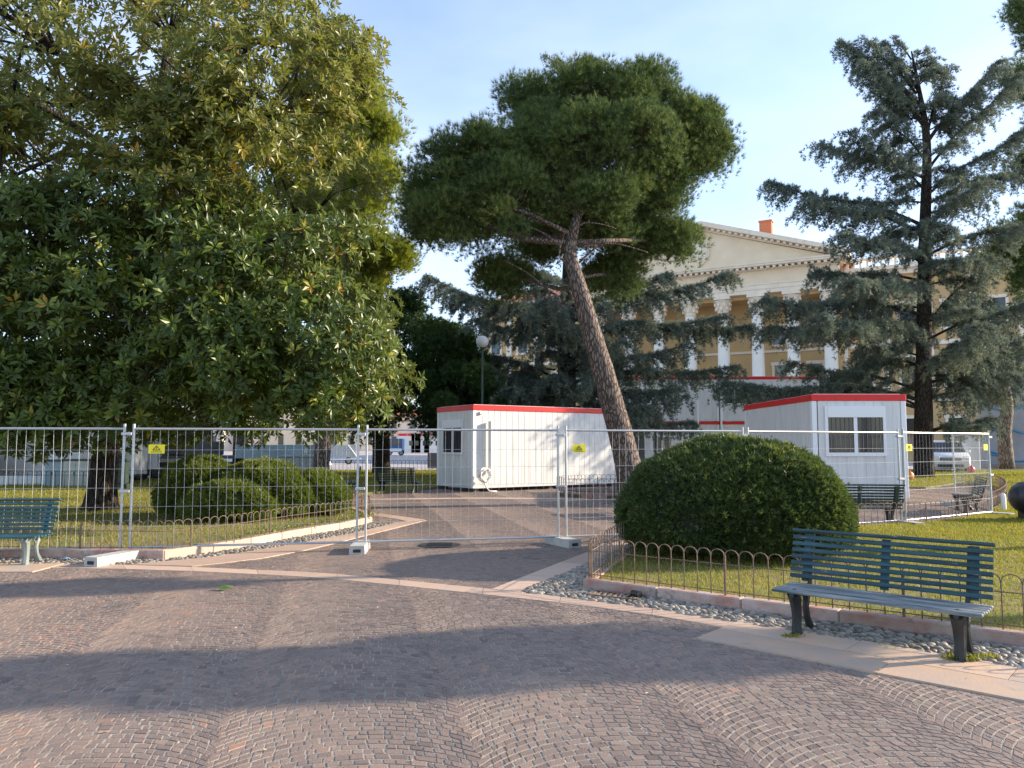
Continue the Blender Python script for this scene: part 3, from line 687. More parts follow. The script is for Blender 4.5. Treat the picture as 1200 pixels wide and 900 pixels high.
# ================================================================== SITE CABINS
def cabin(label, loc, rz, L=6.06, W=2.44, H=2.9, wall='white_panel', z0=0.12, front=(), end=(), pipe=None, group='white site cabins with red roof bands', bandh=0.18):
    """local: long face along +x at y=0 facing -y, end face at x=0"""
    t = thing('site_cabin', label, 'site cabin', loc, rz, group)
    b = MB()
    # ribbed panels between corner posts
    def ribs(n, length):
        pts = []
        for i in range(n):
            a = length * i / n; c = length * (i + 1) / n
            pts += [(a, 0), (c - 0.02, 0), (c - 0.014, 0.007), (c - 0.006, 0.007)]
        return pts
    n = int(L / 0.25); x0, x1 = 0.14, L - 0.14
    pts = [(0.14 + p[0] * (L - .28) / L, p[1] + 0.012) for p in ribs(n, L)] + [(x1, 0.2), (x0, 0.2)]
    b.prism(pts, z0 + 0.1, H - bandh, 'z')
    n = int(W / 0.25)
    pts = [(p[1] + 0.012, W - (0.14 + p[0] * (W - .28) / W)) for p in ribs(n, W)] + [(0.2, 0.14), (0.2, W - 0.14)]
    b.prism(pts, z0 + 0.1, H - bandh, 'z')
    b.box(0.05, L - 0.05, W - 0.15, W - 0.012, z0 + 0.1, H - bandh); b.box(L - 0.15, L - 0.012, 0.2, W - 0.16, z0 + 0.1, H - bandh)
    b.build('wall', wall, t)
    for x in (0, L - 0.14):
        for y in (0, W - 0.14): c = MB(); c.box(x, x + 0.14, y, y + 0.14, z0, H - bandh - 0.002, bev=0.01); c.build('corner_post', 'white_trim', t)
    f = MB(); f.box(0.14, L - 0.14, 0.006, 0.13, z0, z0 + 0.098); f.box(0.006, 0.13, 0.14, W - 0.14, z0, z0 + 0.098); f.build('base_frame', 'grey_panel', t)
    for x in (0.1, L / 2, L - 0.3):
        for y in (0.1, W - 0.3): ft = MB(); ft.box(x, x + 0.2, y, y + 0.2, 0, z0 - 0.002); ft.build('support_block', 'grey_dark', t)
    r_ = MB(); r_.box(-0.012, L + 0.012, -0.012, W + 0.012, H - bandh, H, bev=0.012); r_.build('roof_band', 'red_band', t)
    rf = MB(); rf.box(0.1, L - 0.1, 0.1, W - 0.1, H + 0.002, H + 0.02); rf.build('roof', 'grey_panel', t)
    def window(face, c0, c1, zz0, zz1, panes=2, shutter=0.28, open_=False):
        def bx(m, a, b_, d0, d1, z0_, z1_, **k):
            if face == 'f': m.box(a, b_, -d1, -d0, z0_, z1_, **k)
            else: m.box(-d1, -d0, W - b_, W - a, z0_, z1_, **k)
        fr = MB(); e = 0.06
        bx(fr, c0 - e, c0, -0.012, 0.045, zz0 - e, zz1 + shutter); bx(fr, c1, c1 + e, -0.012, 0.045, zz0 - e, zz1 + shutter)
        bx(fr, c0 + .001, c1 - .001, -0.012, 0.043, zz0 - e, zz0); bx(fr, c0 + .001, c1 - .001, -0.012, 0.06, zz1, zz1 + shutter)
        for k in range(1, panes): m_ = c0 + (c1 - c0) * k / panes; bx(fr, m_ - 0.03, m_ + 0.03, 0.006, 0.035, zz0 + .001, zz1 - .001)
        w_ = fr.build('window', 'white_trim', t)
        g = MB(); bx(g, c0 + .002, c1 - .002, -0.005, 0.004, zz0 + .002, zz1 - .002); g.build('pane', 'glass_dark', w_)
        sl_ = MB()
        for k in range(int((c1 - c0) / 0.1)):
            xx = c0 + 0.06 + k * 0.1
            if xx < c1 - .03: bx(sl_, xx, xx + 0.012, 0.010, 0.018, zz0 + .003, zz1 - .003)
        sl_.build('window_bars', 'grey_dark', w_)
    def door(face, c0, c1):
        fr = MB()
        def bx(m, a, b_, d0, d1, z0_, z1_):
            if face == 'f': m.box(a, b_, -d1, -d0, z0_, z1_)
            else: m.box(-d1, -d0, W - b_, W - a, z0_, z1_)
        bx(fr, c0, c1, 0.0, 0.03, z0 + 0.12, z0 + 2.1); dr = fr.build('door', 'grey_dark', t)
        h = MB(); bx(h, c0 + .06, c0 + .16, 0.03, 0.06, 1.1, 1.14); h.build('handle', 'galv', dr)
    for q in front: (window if q[0] == 'w' else door)('f', *q[1:])
    for q in end: (window if q[0] == 'w' else door)('e', *q[1:])
    if pipe is not None:
        p = MB(); p.tube([(pipe, -0.10, 2.35), (pipe, -0.11, 2.30), (pipe, -0.11, 0.65)], 0.075, 10); p.build('drain_pipe', 'pipe_white', t, smooth='auto')
    v = MB(); v.box(0.24, 0.36, -0.06, 0.006, H - bandh - 0.14, H - bandh - 0.05, bev=0.01); v.build('vent_box', 'white_trim', t)
    return t
cabin('long white cabin with a coiled white hose at its near corner', (-1.30, 25.6, 0), R(34), 6.4, 2.5, 2.9,
      end=[('w', 0.5, 1.8, 1.30, 2.15, 2)], pipe=0.62)
cabin2 = cabin('white cabin on the right with a two-pane window in the end facing the camera', (8.2, 21.0 + 6.1, 0), R(-90), 6.1, 2.58, 2.95, group='white site cabins with red roof bands',
      end=[])
# the cabin above stands with its window on the end that faces the camera
def end_window(parent, L, W):
    fr = MB(); X = L
    a, b_, z0_, z1_ = 0.73, 1.92, 1.36, 2.32; a, b_ = 0.42, 1.92
    d0, d1 = X - 0.008, X + 0.045
    fr.box(d0, d1, a - .08, a, z0_ - .1, z1_ + .3); fr.box(d0, d1, b_, b_ + .08, z0_ - .1, z1_ + .3)
    fr.box(d0, d1 - .002, a + .001, b_ - .001, z0_ - .1, z0_); fr.box(d0, d1 + .015, a + .001, b_ - .001, z1_, z1_ + .3); fr.box(d0 + .01, d1 - .01, (a + b_) / 2 - .05, (a + b_) / 2 + .05, z0_ + .001, z1_ - .001)
    w_ = fr.build('window', 'white_trim', parent)
    g = MB(); g.box(X - 0.003, X + 0.006, a + .002, b_ - .002, z0_ + .002, z1_ - .002); g.build('pane', 'glass_dark', w_)
    s_ = MB()
    for k in range(12): s_.box(X + 0.010, X + 0.018, a + .1 + k * .12, a + .112 + k * .12, z0_ + .003, z1_ - .003)
    s_.build('window_bars', 'grey_dark', w_)
    rb = MB()
    for k in range(9): y = 0.14 + (W - .28) * (k + 0.5) / 9; rb.box(X - 0.02, X - 0.004, y - 0.10, y + 0.10, 0.23, 2.76)
    rb.build('end_panel', 'white_panel', parent)
    bf = MB(); bf.box(X - .13, X - .006, 0.14, W - .14, 0.12, 0.218); bf.build('base_frame', 'grey_panel', parent)
end_window(cabin2, 6.1, 2.58)
YS = 47.0
cabin('lower left cabin of the two-storey stack in front of the yellow palace', (6.6, YS, 0), R(-1), 6.05, 2.44, 2.95, 'white_panel', front=[('d', 0.75, 1.5), ('w', 2.0, 3.1, 1.1, 2.0, 2, .15), ('w', 4.6, 5.7, 1.1, 2.0, 2, .15)], group='cabins stacked in two storeys before the palace')
cabin('lower right cabin of the two-storey stack, half hidden behind the right cabin', (12.75, YS - .1, 0), R(-1), 6.05, 2.44, 2.95, 'white_panel', front=[('w', 0.5, 1.9, 1.1, 2.0, 2, .15), ('w', 4.0, 5.2, 1.1, 2.0, 2, .15)], group='cabins stacked in two storeys before the palace')
c3 = cabin('upper left cabin of the two-storey stack, seen through cedar branches', (6.6, YS, 2.96), R(-1), 6.05, 2.44, 2.75, 'white_panel', z0=0.02, front=[('w', 0.8, 2.0, 1.1, 2.0, 2, .15)], group='cabins stacked in two storeys before the palace')
c4 = cabin('upper right cabin of the two-storey stack with a window above the right cabin roof', (12.75, YS - .1, 2.96), R(-1), 6.05, 2.44, 2.75, 'white_panel', z0=0.02, front=[('w', 0.25, 1.45, 1.1, 2.0, 2, .15)], group='cabins stacked in two storeys before the palace')
pp = thing('drain_pipes', 'two white drainpipes on the front of the stacked cabins', 'drainpipe', (0, 0, 0))
for x in (11.3, 12.72): q = MB(); q.tube([(x, YS - .28, 0.2), (x, YS - .28, 5.4)], 0.06, 8); q.build('pipe', 'pipe_white', pp, smooth='auto')
# coiled hose by the long cabin
hs = MB()
for k in range(7):
    r0 = 0.17 + 0.022 * (k % 4); o_ = 0.03 * (k % 3)
    pts = [(r0 * math.cos(a), 0.04 * math.sin(3 * a + k) - o_, r0 * math.sin(a)) for a in np.linspace(0, 2 * PI, 22)]
    hs.tube(pts, 0.022, 6, cap=False)
hs.tube([(-.05, 0, -.2), (0.0, -.1, -.4), (.1, -.15, -.52), (.35, -.2, -.53)], 0.022, 6)
ho = hs.build('hose_coil', 'pipe_white', smooth=True); tag(ho, 'white coiled hose hanging low at the corner of the long white cabin', 'hose')
ca, sa = math.cos(R(34)), math.sin(R(34)); hx, hy = 0.32, -0.24
ho.location = (-1.30 + hx * ca - hy * sa, 25.6 + hx * sa + hy * ca, 0.56); ho.rotation_euler = (0, 0, R(34))
# ================================================================== PALACE
PAL = (8.6, 86.6); ANG = math.atan2(-0.469, 0.883)
pal = thing('palace', 'large yellow neoclassical palace with columned portico and cream pediment', 'building', (*PAL, 0), ANG)
PW = 26.6
def pb(name, m, fn, parent=pal, smooth=False):
    mb = MB(); fn(mb); return mb.build(name, m, parent, smooth=smooth)
pb('podium', 'cream', lambda b: (b.box(0, PW, 0.2, 6, 0, 5.6), b.box(-0.2, PW + .2, -0.1, 6, 5.6, 6.0)))
def arches(b):
    for i in range(7): x = 1.1 + (i + .5) * 3.49; b.box(x - .9, x + .9, 0.12, 0.21, 0.2, 4.0)
pb('podium_doors', 'grey_dark', arches)
pb('loggia_wall', 'ochre', lambda b: (b.box(0.6, PW - .6, 3.6, 4.2, 6.0, 17.0), b.box(0.0, 0.6, 1.6, 6, 6.0, 17.0), b.box(PW - .6, PW, 1.6, 6, 6.0, 17.0)))
pb('loggia_ceiling', 'ochre', lambda b: b.box(0.6, PW - .6, 0.9, 3.59, 16.6, 16.99))
def logwin(i, z, h):
    x = 1.1 + (i + .5) * 3.49
    f = pb('window', 'cream_light', lambda b: (b.box(x - .85, x - .6, 3.45, 3.62, z, z + h), b.box(x + .6, x + .85, 3.45, 3.62, z, z + h), b.box(x - .95, x + .95, 3.40, 3.62, z + h, z + h + .35), b.box(x - .95, x + .95, 3.38, 3.62, z - .25, z)))
    pb('pane', 'glass_dark', lambda b: b.box(x - .6, x + .6, 3.55, 3.605, z, z + h), f)
for i in (5, 6): logwin(i, 6.6, 3.2); logwin(i, 12.0, 1.8)
pb('string_course', 'cream_light', lambda b: b.box(0.6, PW - .6, 3.45, 3.61, 11.2, 11.45))
for i in range(8):
    x = 1.1 + i * (PW - 2.2) / 7
    c = MB(); c.lathe([(0.78, 6.0), (0.78, 6.25), (0.7, 6.35), (0.66, 6.6), (0.64, 6.7), (0.64, 9), (0.55, 15.2)], 20, (x, 0.9, 0)); co = c.build('column', 'column_white', pal, smooth='auto')
    k = MB(); k.lathe([(0.56, 15.2), (0.66, 15.3), (0.58, 15.4), (0.60, 15.6), (0.80, 15.95), (0.66, 16.0), (0.72, 16.3), (0.95, 16.6), (0.8, 16.65)], 16, (x, 0.9, 0))
    k.box(x - .88, x + .88, 0.02, 1.78, 16.66, 16.99)
    for a in range(8):
        for (zz, rr) in ((15.75, .74), (16.2, .82)):
            an = a * PI / 4 + (0.4 if zz > 16 else 0); k.box(x + rr * math.cos(an) - .1, x + rr * math.cos(an) + .1, .9 + rr * math.sin(an) - .1, .9 + rr * math.sin(an) + .1, zz - .15, zz + .15)
    k.build('capital', 'cream_light', co)
pb('architrave', 'cream_light', lambda b: (b.box(0.1, PW - .1, 0.12, 1.7, 17.0, 17.4), b.box(0.05, PW - .05, 0.05, 1.7, 17.4, 17.85), b.box(-0.03, PW + .03, -0.03, 1.75, 17.85, 18.0)))
pb('frieze', 'cream', lambda b: b.box(0.1, PW - .1, 0.1, 1.7, 18.0, 19.35))
def cornice(b):
    b.box(-0.2, PW + .2, -0.25, 1.8, 19.35, 19.5)
    n = 44
    for i in range(n + 1): x = i * PW / n; b.box(x - .14, x + .14, -0.75, -0.251, 19.38, 19.62)
    b.box(-0.9, PW + .9, -0.95, 1.8, 19.63, 19.83); b.box(-1.0, PW + 1.0, -1.05, 1.8, 19.83, 19.98)
pb('cornice', 'cream_light', cornice)
AX = PW / 2; AZ = 24.3
pb('tympanum', 'cream', lambda b: b.prism([(0.2, 19.99), (PW - .2, 19.99), (AX, AZ - .1)], 0.1, 1.2, 'y'))
def raking(b):
    for sx in (-1, 1):
        x0 = AX + sx * (AX + 1.0); dx = AX - x0; sl_ = (AZ + .25 - 19.98) / abs(dx)
        b.prism([(x0, 19.98), (AX, AZ + .25), (AX, AZ + .75), (x0, 20.42)], -1.05, 1.8, 'y')
        b.prism([(x0 - sx * 0.9, 19.99), (AX, AZ - .1), (AX, AZ + .24), (x0 - sx * .4, 20.05)], -0.3, 0.11, 'y')
        n = 24
        for i in range(1, n + 1):
            f = i / n; x = x0 + dx * f; z = 19.98 + (AZ + .25 - 19.98) * f
            if f > .06: b.box(x - .14, x + .14, -0.78, -0.301, z - .24, z - .01)
pb('raking_cornice', 'cream_light', raking)
def shield(b):
    cx = AX - .2; pts = [(-.85, 23.0), (.85, 23.0), (.85, 21.6), (.55, 21.0), (0, 20.55), (-.55, 21.0), (-.85, 21.6)]
    b.prism([(cx + p[0], p[1]) for p in pts], -0.12, 0.1, 'y')
    b.prism([(cx + p[0] * .78, 21.75 + (p[1] - 21.75) * .78) for p in pts], -0.2, -0.121, 'y')
pb('shield', 'cream_light', shield)
pb('roof', 'terracotta', lambda b: b.prism([(-.8, 20.3), (AX, AZ + .7), (PW + .8, 20.3)], 1.81, 22, 'y'))
ch = pb('chimney', 'brick_red', lambda b: (b.box(18.5, 19.75, 3.5, 4.5, 21.0, 25.35), b.box(18.42, 19.83, 3.42, 4.58, 25.351, 25.5)))
for (x0, x1, ycol) in ((-15, 0, 2.2), (PW, PW + 30, 2.2)):
    pb('wing_wall', 'ochre', lambda b: b.box(x0, x1, ycol, 20, 0, 18.0))
    pb('wing_cornice', 'cream_light', lambda b: (b.box(x0, x1, ycol - .5, 20, 18.0, 18.5), b.box(x0, x1, ycol - .9, 20, 18.5, 18.8), b.box(x0, x1, ycol - .15, ycol - .001, 11.0, 11.4), b.box(x0, x1, ycol - .18, ycol - .001, 5.6, 6.0)))
    if x0 < 0: pb('wing_roof', 'terracotta', lambda b: b.prism([(ycol - .8, 18.81), (11, 22.2), (20, 18.81)], x0, x1, 'x'))
    else:
        pb('parapet', 'cream_light', lambda b: (b.box(x0, x1, ycol - .3, ycol + .3, 18.81, 19.0), b.box(x0, x1, ycol - .3, ycol + .3, 19.7, 19.9), [b.box(x0 + .4 + k * .62, x0 + .62 + k * .62, ycol - .12, ycol + .12, 19.001, 19.699) for k in range(int((x1 - x0) / .62))]))
    n = round((x1 - x0) / 4)
    for i in range(n):
        x = x0 + (i + .5) * (x1 - x0) / n
        pb('pilaster', 'cream_light', lambda b: b.box(x - (x1 - x0) / n / 2 - .35, x - (x1 - x0) / n / 2 + .35, ycol - .22, ycol - .002, 6.01, 17.99))
        for (z, h) in ((1.4, 2.6), (6.9, 3.0), (12.6, 2.4)):
            f = pb('window', 'cream_light', lambda b: (b.box(x - .85, x - .6, ycol - .16, ycol - .003, z, z + h), b.box(x + .6, x + .85, ycol - .16, ycol - .003, z, z + h), b.box(x - .95, x + .95, ycol - .22, ycol - .003, z + h, z + h + .3), b.box(x - .95, x + .95, ycol - .2, ycol - .003, z - .25, z)))
            pb('pane', 'glass_dark', lambda b: b.box(x - .6, x + .6, ycol - .03, ycol - .004, z, z + h), f)
# far pale houses closing the square on the left
def house(label, x0, x1, Y, H, m, n, st):
    t = thing('house', label, 'building', (x0, Y, 0)); L = x1 - x0
    a = MB(); a.box(0, L, 0, 14, 0, H); a.build('wall', m, t)
    r_ = MB(); r_.prism([(-.6, H + .002), (7, H + 2.2), (14.5, H + .002)], -.4, L + .4, 'x'); r_.build('roof', 'terracotta', t)
    for i in range(n):
        for k in range(st):
            x = (i + .5) * L / n; z = 1.4 + k * 3.6
            q = MB(); q.box(x - .6, x + .6, -.08, -.002, z, z + 1.9); q.build('window', 'glass_dark', t)
house('long pale house far behind the cab of the white lorry', -110, -62, 165, 13, 'pale_wall', 12, 3)
house('warm cream house far off behind the clipped hedge', -61.5, -30, 172, 12, 'cream', 8, 3)
house('low pale house far off behind the blue lorry and distant cabins', -29.5, 14, 178, 8, 'pale_wall', 10, 2)

# ================================================================== TREES
def unit(v): return v / np.maximum(np.linalg.norm(v, axis=-1, keepdims=True), 1e-9)
def frames(d, nrm=None, rng=RNG):
    """columns x=d, y=side, z=normal"""
    d = unit(d)
    if nrm is None: nrm = rng.normal(size=d.shape)
    y = unit(np.cross(nrm, d)); z = np.cross(d, y)
    return np.stack([d, y, z], -1)
def scatter(name, tv, tf, T, M, sc, rnd, m, parent, smooth=False):
    V = np.einsum('nij,kj->nki', M, tv) * sc[:, None, None] + T[:, None, :]
    F = (tf[None] + (np.arange(len(T)) * len(tv))[:, None, None]).reshape(-1, tf.shape[1])
    return mesh_np(name, V.reshape(-1, 3), F, m, parent, rnd=np.repeat(np.clip(rnd, 0, 1), len(tf)), smooth=smooth)
LEAF_V = np.array([[0, 0, 0], [.5, .185, .05], [.5, 0, -.02], [.5, -.185, .05], [1, 0, -.12]])
LEAF_F = np.array([[0, 2, 1], [0, 3, 2], [1, 2, 4], [2, 3, 4]])
def brush(n, spread, wd, seed=1, taper=0.25, inner=0.15):
    r = np.random.default_rng(seed); V = []; F = []
    for i in range(n):
        a = r.uniform(0, 2 * PI); al = r.uniform(inner, spread); d = np.array([math.cos(al), math.sin(al) * math.cos(a), math.sin(al) * math.sin(a)])
        sd_ = np.cross(d, r.normal(size=3)); sd_ /= np.linalg.norm(sd_); L = r.uniform(.7, 1.1); b = len(V)
        V += [d * 0.02 - sd_ * wd, d * 0.02 + sd_ * wd, d * L]; F.append([b, b + 1, b + 2])
    return np.array(V), np.array(F)
def sph(n, rng=RNG, up=0.0):
    v = unit(rng.normal(size=(n, 3))); v[:, 2] += up; return unit(v)

def limb_tree(mb, trunk_top_pts, targets, hubs=10, r0=0.16, r1=0.02, rng=None, zmin=0.25):
    """limbs from the trunk line to hub targets, thinner boughs from hubs to the rest"""
    rng = rng or random
    tp = [Vector(p) for p in trunk_top_pts]; T = [Vector(t) for t in targets]
    idx = rng.sample(range(len(T)), min(hubs, len(T))); hub = [T[i] for i in idx]
    lines = []
    for h in hub:
        best = min(tp, key=lambda p: (p - h).length + (3 if p.z > h.z - 0.3 else 0))
        a = best; midp = a.lerp(h, .5) + Vector((rng.uniform(-.25, .25), rng.uniform(-.25, .25), (h - a).length * 0.10))
        q = [a, a.lerp(midp, .5) + Vector((0, 0, .05)), midp, midp.lerp(h, .5) + Vector((0, 0, -.05)), h]
        q = smoothline(q, 3); n = len(q); mb.tube(q, [r0 + (r1 * 1.5 - r0) * (i / (n - 1)) for i in range(n)], 7, wob=.12); lines.append(q)
    allp = [p for l in lines for p in l[3:]] + tp[len(tp) // 2:]
    for i, t_ in enumerate(T):
        if i in idx: continue
        a = min(allp, key=lambda p: (p - t_).length_squared + (1.0 if p.z > t_.z else 0))
        L = (t_ - a).length; m1 = a.lerp(t_, .4) + Vector((rng.uniform(-.1, .1), rng.uniform(-.1, .1), rng.uniform(-.05, .12))) * L
        mb.tube([a, m1, t_], [min(r0 * .5, .014 + L * .012), .012 + L * .006, r1 * .5], 5, wob=.1)

def outline_points(poly, n, d0, depth, seed, edge=60.0, flat=1.0):
    """clump centres inside an outline, spread in depth like a rounded crown"""
    r = np.random.default_rng(seed); xs = [p[0] for p in poly]; ys = [p[1] for p in poly]; out = []
    seg = list(zip(poly, poly[1:] + poly[:1]))
    while len(out) < n:
        x = r.uniform(min(xs), max(xs)); y = r.uniform(min(ys), max(ys))
        if not inpoly(np.array([x]), np.array([y]), poly)[0]: continue
        dmin = 1e9
        for (a, b) in seg:
            ax, ay = a; bx, by = b; L2 = (bx - ax) ** 2 + (by - ay) ** 2; t = max(0, min(1, ((x - ax) * (bx - ax) + (y - ay) * (by - ay)) / L2))
            dmin = min(dmin, math.hypot(x - ax - t * (bx - ax), y - ay - t * (by - ay)))
        e = min(1, dmin / edge); hw = depth * math.sqrt(max(0, 1 - (1 - e) ** 2))
        s_ = r.uniform(-1, 1); s_ = math.copysign(abs(s_) ** 0.6, s_)
        out.append(P(x, y, d0 + hw * s_))
    return out

# ---- magnolia
def magnolia():
    base = Vector((-9.55, 18.0, 0.05))
    t = thing('magnolia_tree', 'huge glossy-leaved evergreen tree with dark trunk filling the left of the photo', 'tree', base)
    outl = [(-190, -60), (60, -90), (300, -90), (395, -20), (415, 40), (428, 90), (432, 150), (440, 220), (440, 300), (462, 380), (468, 450), (440, 488), (380, 497), (300, 503), (230, 505), (130, 508), (40, 508), (-80, 500), (-200, 470)]
    lower = outline_points(outl, 400, 17.6, 4.3, 11, 170)
    front = outline_points([(-60, 250), (150, 180), (330, 250), (440, 380), (455, 470), (330, 500), (90, 512), (30, 510), (-80, 490)], 80, 14.2, 0.9, 12, 120)
    targets = []
    for c in lower + front:
        if c.z > 1.75: targets.append(c - base)
    mb = MB(); tr = [(0, 0, -.1), (0, 0, .15), (0.03, 0, .6), (0.05, .05, 1.6), (0.1, .1, 3), (0.35, .1, 4.6), (.55, 0, 6.2), (.8, 0, 8.0), (1.0, 0, 9.8), (1.2, 0, 11.5)]
    mb.tube(tr, [.55, .38, .31, .28, .27, .25, .21, .16, .11, .06], 14, wob=.08)
    mb.tube([(0.05, 0, 1.9), (-.5, -.2, 3.4), (-1.0, -.4, 5.4), (-1.2, -.6, 8.0)], [.2, .17, .13, .07], 8)
    random.seed(5); limb_tree(mb, tr[4:], targets, 26, .10, .02); mb.build('trunk', 'bark_dark', t, smooth=True)
    r = np.random.default_rng(3); C = np.array([v[:] for v in targets]); nC = len(C)
    warm = (C[:, 2] > 6.3) & (C[:, 0] > -2.0)  # upper right crown: sun glow put into a warmer leaf colour
    for wflag, m in ((False, 'magnolia_leaf'), (True, 'magnolia_leaf_sunlit')):
        CC = C[warm == wflag]
        dens = 48
        idx = np.repeat(np.arange(len(CC)), dens); d = sph(len(idx), r, 0.15); rad = r.uniform(.55, 1.0, len(idx)) * r.uniform(.6, 1.0, len(CC))[idx]
        pos = CC[idx] + d * rad[:, None] * np.array([1, 1, .7])
        thin = r.random(len(idx)) < np.where((pos[:, 2] > 8.0) & (pos[:, 0] < 1.5), 0.66, 1.0)
        pos = pos[thin]; d = d[thin]
        ax = unit(d + unit(pos - np.array([2.0, -.5, 5.0])) * .5 + np.array([0, 0, .55])); NR = len(pos); nl = 9
        A = np.repeat(ax, nl, 0); ph = (np.tile(np.arange(nl), NR) * 2.4) + r.uniform(0, .6, NR * nl)
        u_ = unit(np.cross(A, np.array([.31, .2, 1.0]))); v_ = np.cross(A, u_); al = R(35) + (np.tile(np.arange(nl), NR) / nl) * R(62) + r.normal(0, .12, NR * nl)
        D = A * np.cos(al)[:, None] + (u_ * np.cos(ph)[:, None] + v_ * np.sin(ph)[:, None]) * np.sin(al)[:, None]
        M = frames(D, A + r.normal(0, .15, A.shape)); sc = r.uniform(.11, .22, NR * nl)
        rn = np.repeat(r.beta(1.6, 2.6, NR), nl) + r.normal(0, .13, NR * nl)
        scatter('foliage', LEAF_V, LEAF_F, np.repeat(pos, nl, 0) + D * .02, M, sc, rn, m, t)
magnolia()

# ---- pines
PB_V, PB_F = brush(15, 1.15, 0.028, 2)
def pine(name, label, base, trunk, radii, lobes, m='pine_needle', sub=20, tufts=95, seed=1, bark_='bark_pine', blob=.5, needle=.155, group=None, stubs=()):
    base = Vector(base); t = thing(name, label, 'tree', base, 0, group); mb = MB(); r = np.random.default_rng(seed); random.seed(seed)
    tr = smoothline([Vector(p) - base for p in trunk], 4); n = len(tr)
    rr = np.interp(np.linspace(0, 1, n), np.linspace(0, 1, len(radii)), radii); mb.tube(tr, list(rr), 14, wob=.07)
    tgt = []; cen = []
    for (c, rad) in lobes:
        c = Vector(c) - base; rad = np.array(rad)
        v = sph(sub, r, .25); q = np.array(c[:]) + v * rad * r.uniform(.62, 1.0, (sub, 1))
        tgt += [Vector(p) for p in q]; cen.append(c)
    allt = cen + tgt
    # limbs to the lobes, boughs to the clumps
    for c in cen:
        a = min(tr[int(n * .55):], key=lambda p: (p - c).length + (2.0 if p.z > c.z - .5 else 0)); L = (c - a).length
        m1 = a.lerp(c, .35) + Vector((r.normal(0, .1), r.normal(0, .1), -.02)) * L; m2 = a.lerp(c, .7) + Vector((r.normal(0, .08), r.normal(0, .08), .06)) * L
        q = smoothline([a, m1, m2, c], 3); mb.tube(q, [.085 - .055 * i / (len(q) - 1) for i in range(len(q))], 7, wob=.12)
    for i, p in enumerate(tgt):
        c = cen[i // sub]; m1 = c.lerp(p, .5) + Vector((r.normal(0, .1), r.normal(0, .1), -.06))
        mb.tube([c, m1, p], [.035, .022, .01], 4)
    for s_ in stubs: mb.tube(smoothline([Vector(p) - base for p in s_], 3), [.036 - .026 * i / (3 * (len(s_) - 1)) for i in range(3 * (len(s_) - 1) + 1)], 6)
    mb.build('trunk', bark_, t, smooth=True)
    C = np.array([p[:] for p in tgt]); idx = np.repeat(np.arange(len(C)), tufts); d = sph(len(idx), r, .45)
    rb = (blob * r.uniform(.7, 1.25, len(C)))[idx]
    pos = C[idx] + d * rb[:, None] * (r.random(len(idx)) ** .45)[:, None] * np.array([1.05, 1.05, .78])
    ax = unit(d * .8 + np.array([0, 0, .75]) + r.normal(0, .25, d.shape)); M = frames(ax)
    rn = r.beta(2, 2, len(C))[idx] * .7 + r.normal(.1, .15, len(idx))
    scatter('foliage', PB_V, PB_F, pos, M, needle * r.uniform(.8, 1.2, len(idx)), rn, m, t)
    return t
D1 = 21.5
def LB(px, py, dy, rx, rz, ry=None):
    """lobe at a picture place, dy metres behind the trunk plane, radii in pixels at that depth"""
    c = P(px, py, D1 + dy); k = (D1 + dy) / 900; return (c, (rx * k, (ry or rx * .9) * k, rz * k))
lob1 = [LB(515, 212, 0, 36, 44), LB(560, 200, -.9, 48, 44), LB(600, 245, -1.2, 50, 46), LB(555, 272, .2, 56, 36), LB(500, 255, .4, 30, 32), LB(640, 215, -.6, 38, 46), LB(520, 262, -.8, 40, 34), LB(610, 185, -.2, 34, 34),
        LB(650, 165, -.4, 40, 40), LB(720, 205, -.2, 50, 34), LB(760, 215, .8, 46, 26), LB(700, 265, .6, 50, 26),
        LB(625, 125, .8, 36, 30), LB(685, 112, .3, 50, 32), LB(745, 118, .2, 46, 32), LB(690, 165, -1.0, 55, 34), LB(755, 165, -.8, 45, 30), LB(805, 150, .2, 34, 26), LB(835, 180, .6, 24, 24), LB(800, 195, 1.0, 34, 20),
        LB(690, 150, 1.8, 80, 40), LB(600, 220, 1.8, 70, 40), LB(760, 245, 1.2, 42, 24), LB(735, 285, 2.0, 42, 24), LB(785, 285, 1.6, 26, 20), LB(700, 235, -.6, 44, 24),
        LB(590, 330, 1.6, 26, 22), LB(720, 330, 2.2, 32, 20), LB(640, 285, 2.4, 30, 20)]
pb_ = (*G(744, 590), 0.1); D1b = pb_[1]
tp = [P(744, 588, D1b), P(736, 545, D1b), P(722, 490, D1b - .1), P(708, 440, D1b - .2), P(692, 385, D1b - .2), P(678, 335, D1b - .2), P(668, 295, D1b - .1), P(676, 255, D1b), P(690, 210, D1b), P(700, 170, D1b)]
pine('leaning_pine', 'leaning umbrella pine with bare reddish trunk and rounded crown in the middle of the square', (pb_[0], pb_[1], .08), tp, [.46, .36, .32, .30, .26, .22, .18, .13, .09, .05], lob1, sub=20, tufts=150, seed=4, blob=.62, needle=.185,
     stubs=[[P(674, 300, D1b), P(678, 265, D1b - .3), P(700, 262, D1b - .4), P(722, 268, D1b - .4)], [P(676, 310, D1b), P(710, 285, D1b - .3), P(760, 296, D1b - .2)],
            [P(690, 375, D1b), P(650, 345, D1b - .2), P(615, 318, D1b - .2), P(590, 305, D1b)], [P(668, 300, D1b), P(640, 275, D1b - .3), P(610, 262, D1b - .3)], [P(672, 310, D1b), P(655, 300, D1b - .5), P(663, 270, D1b - .6)]])
D1 = 27.0
lob2 = [LB(420, 105, 0, 26, 30), LB(440, 160, 0, 24, 26), LB(413, 200, .5, 40, 30), LB(442, 215, -.5, 24, 22), LB(405, 255, 0, 42, 26), LB(400, 150, 1, 40, 40), LB(370, 100, 1, 36, 40), LB(360, 200, 1.5, 50, 50)]
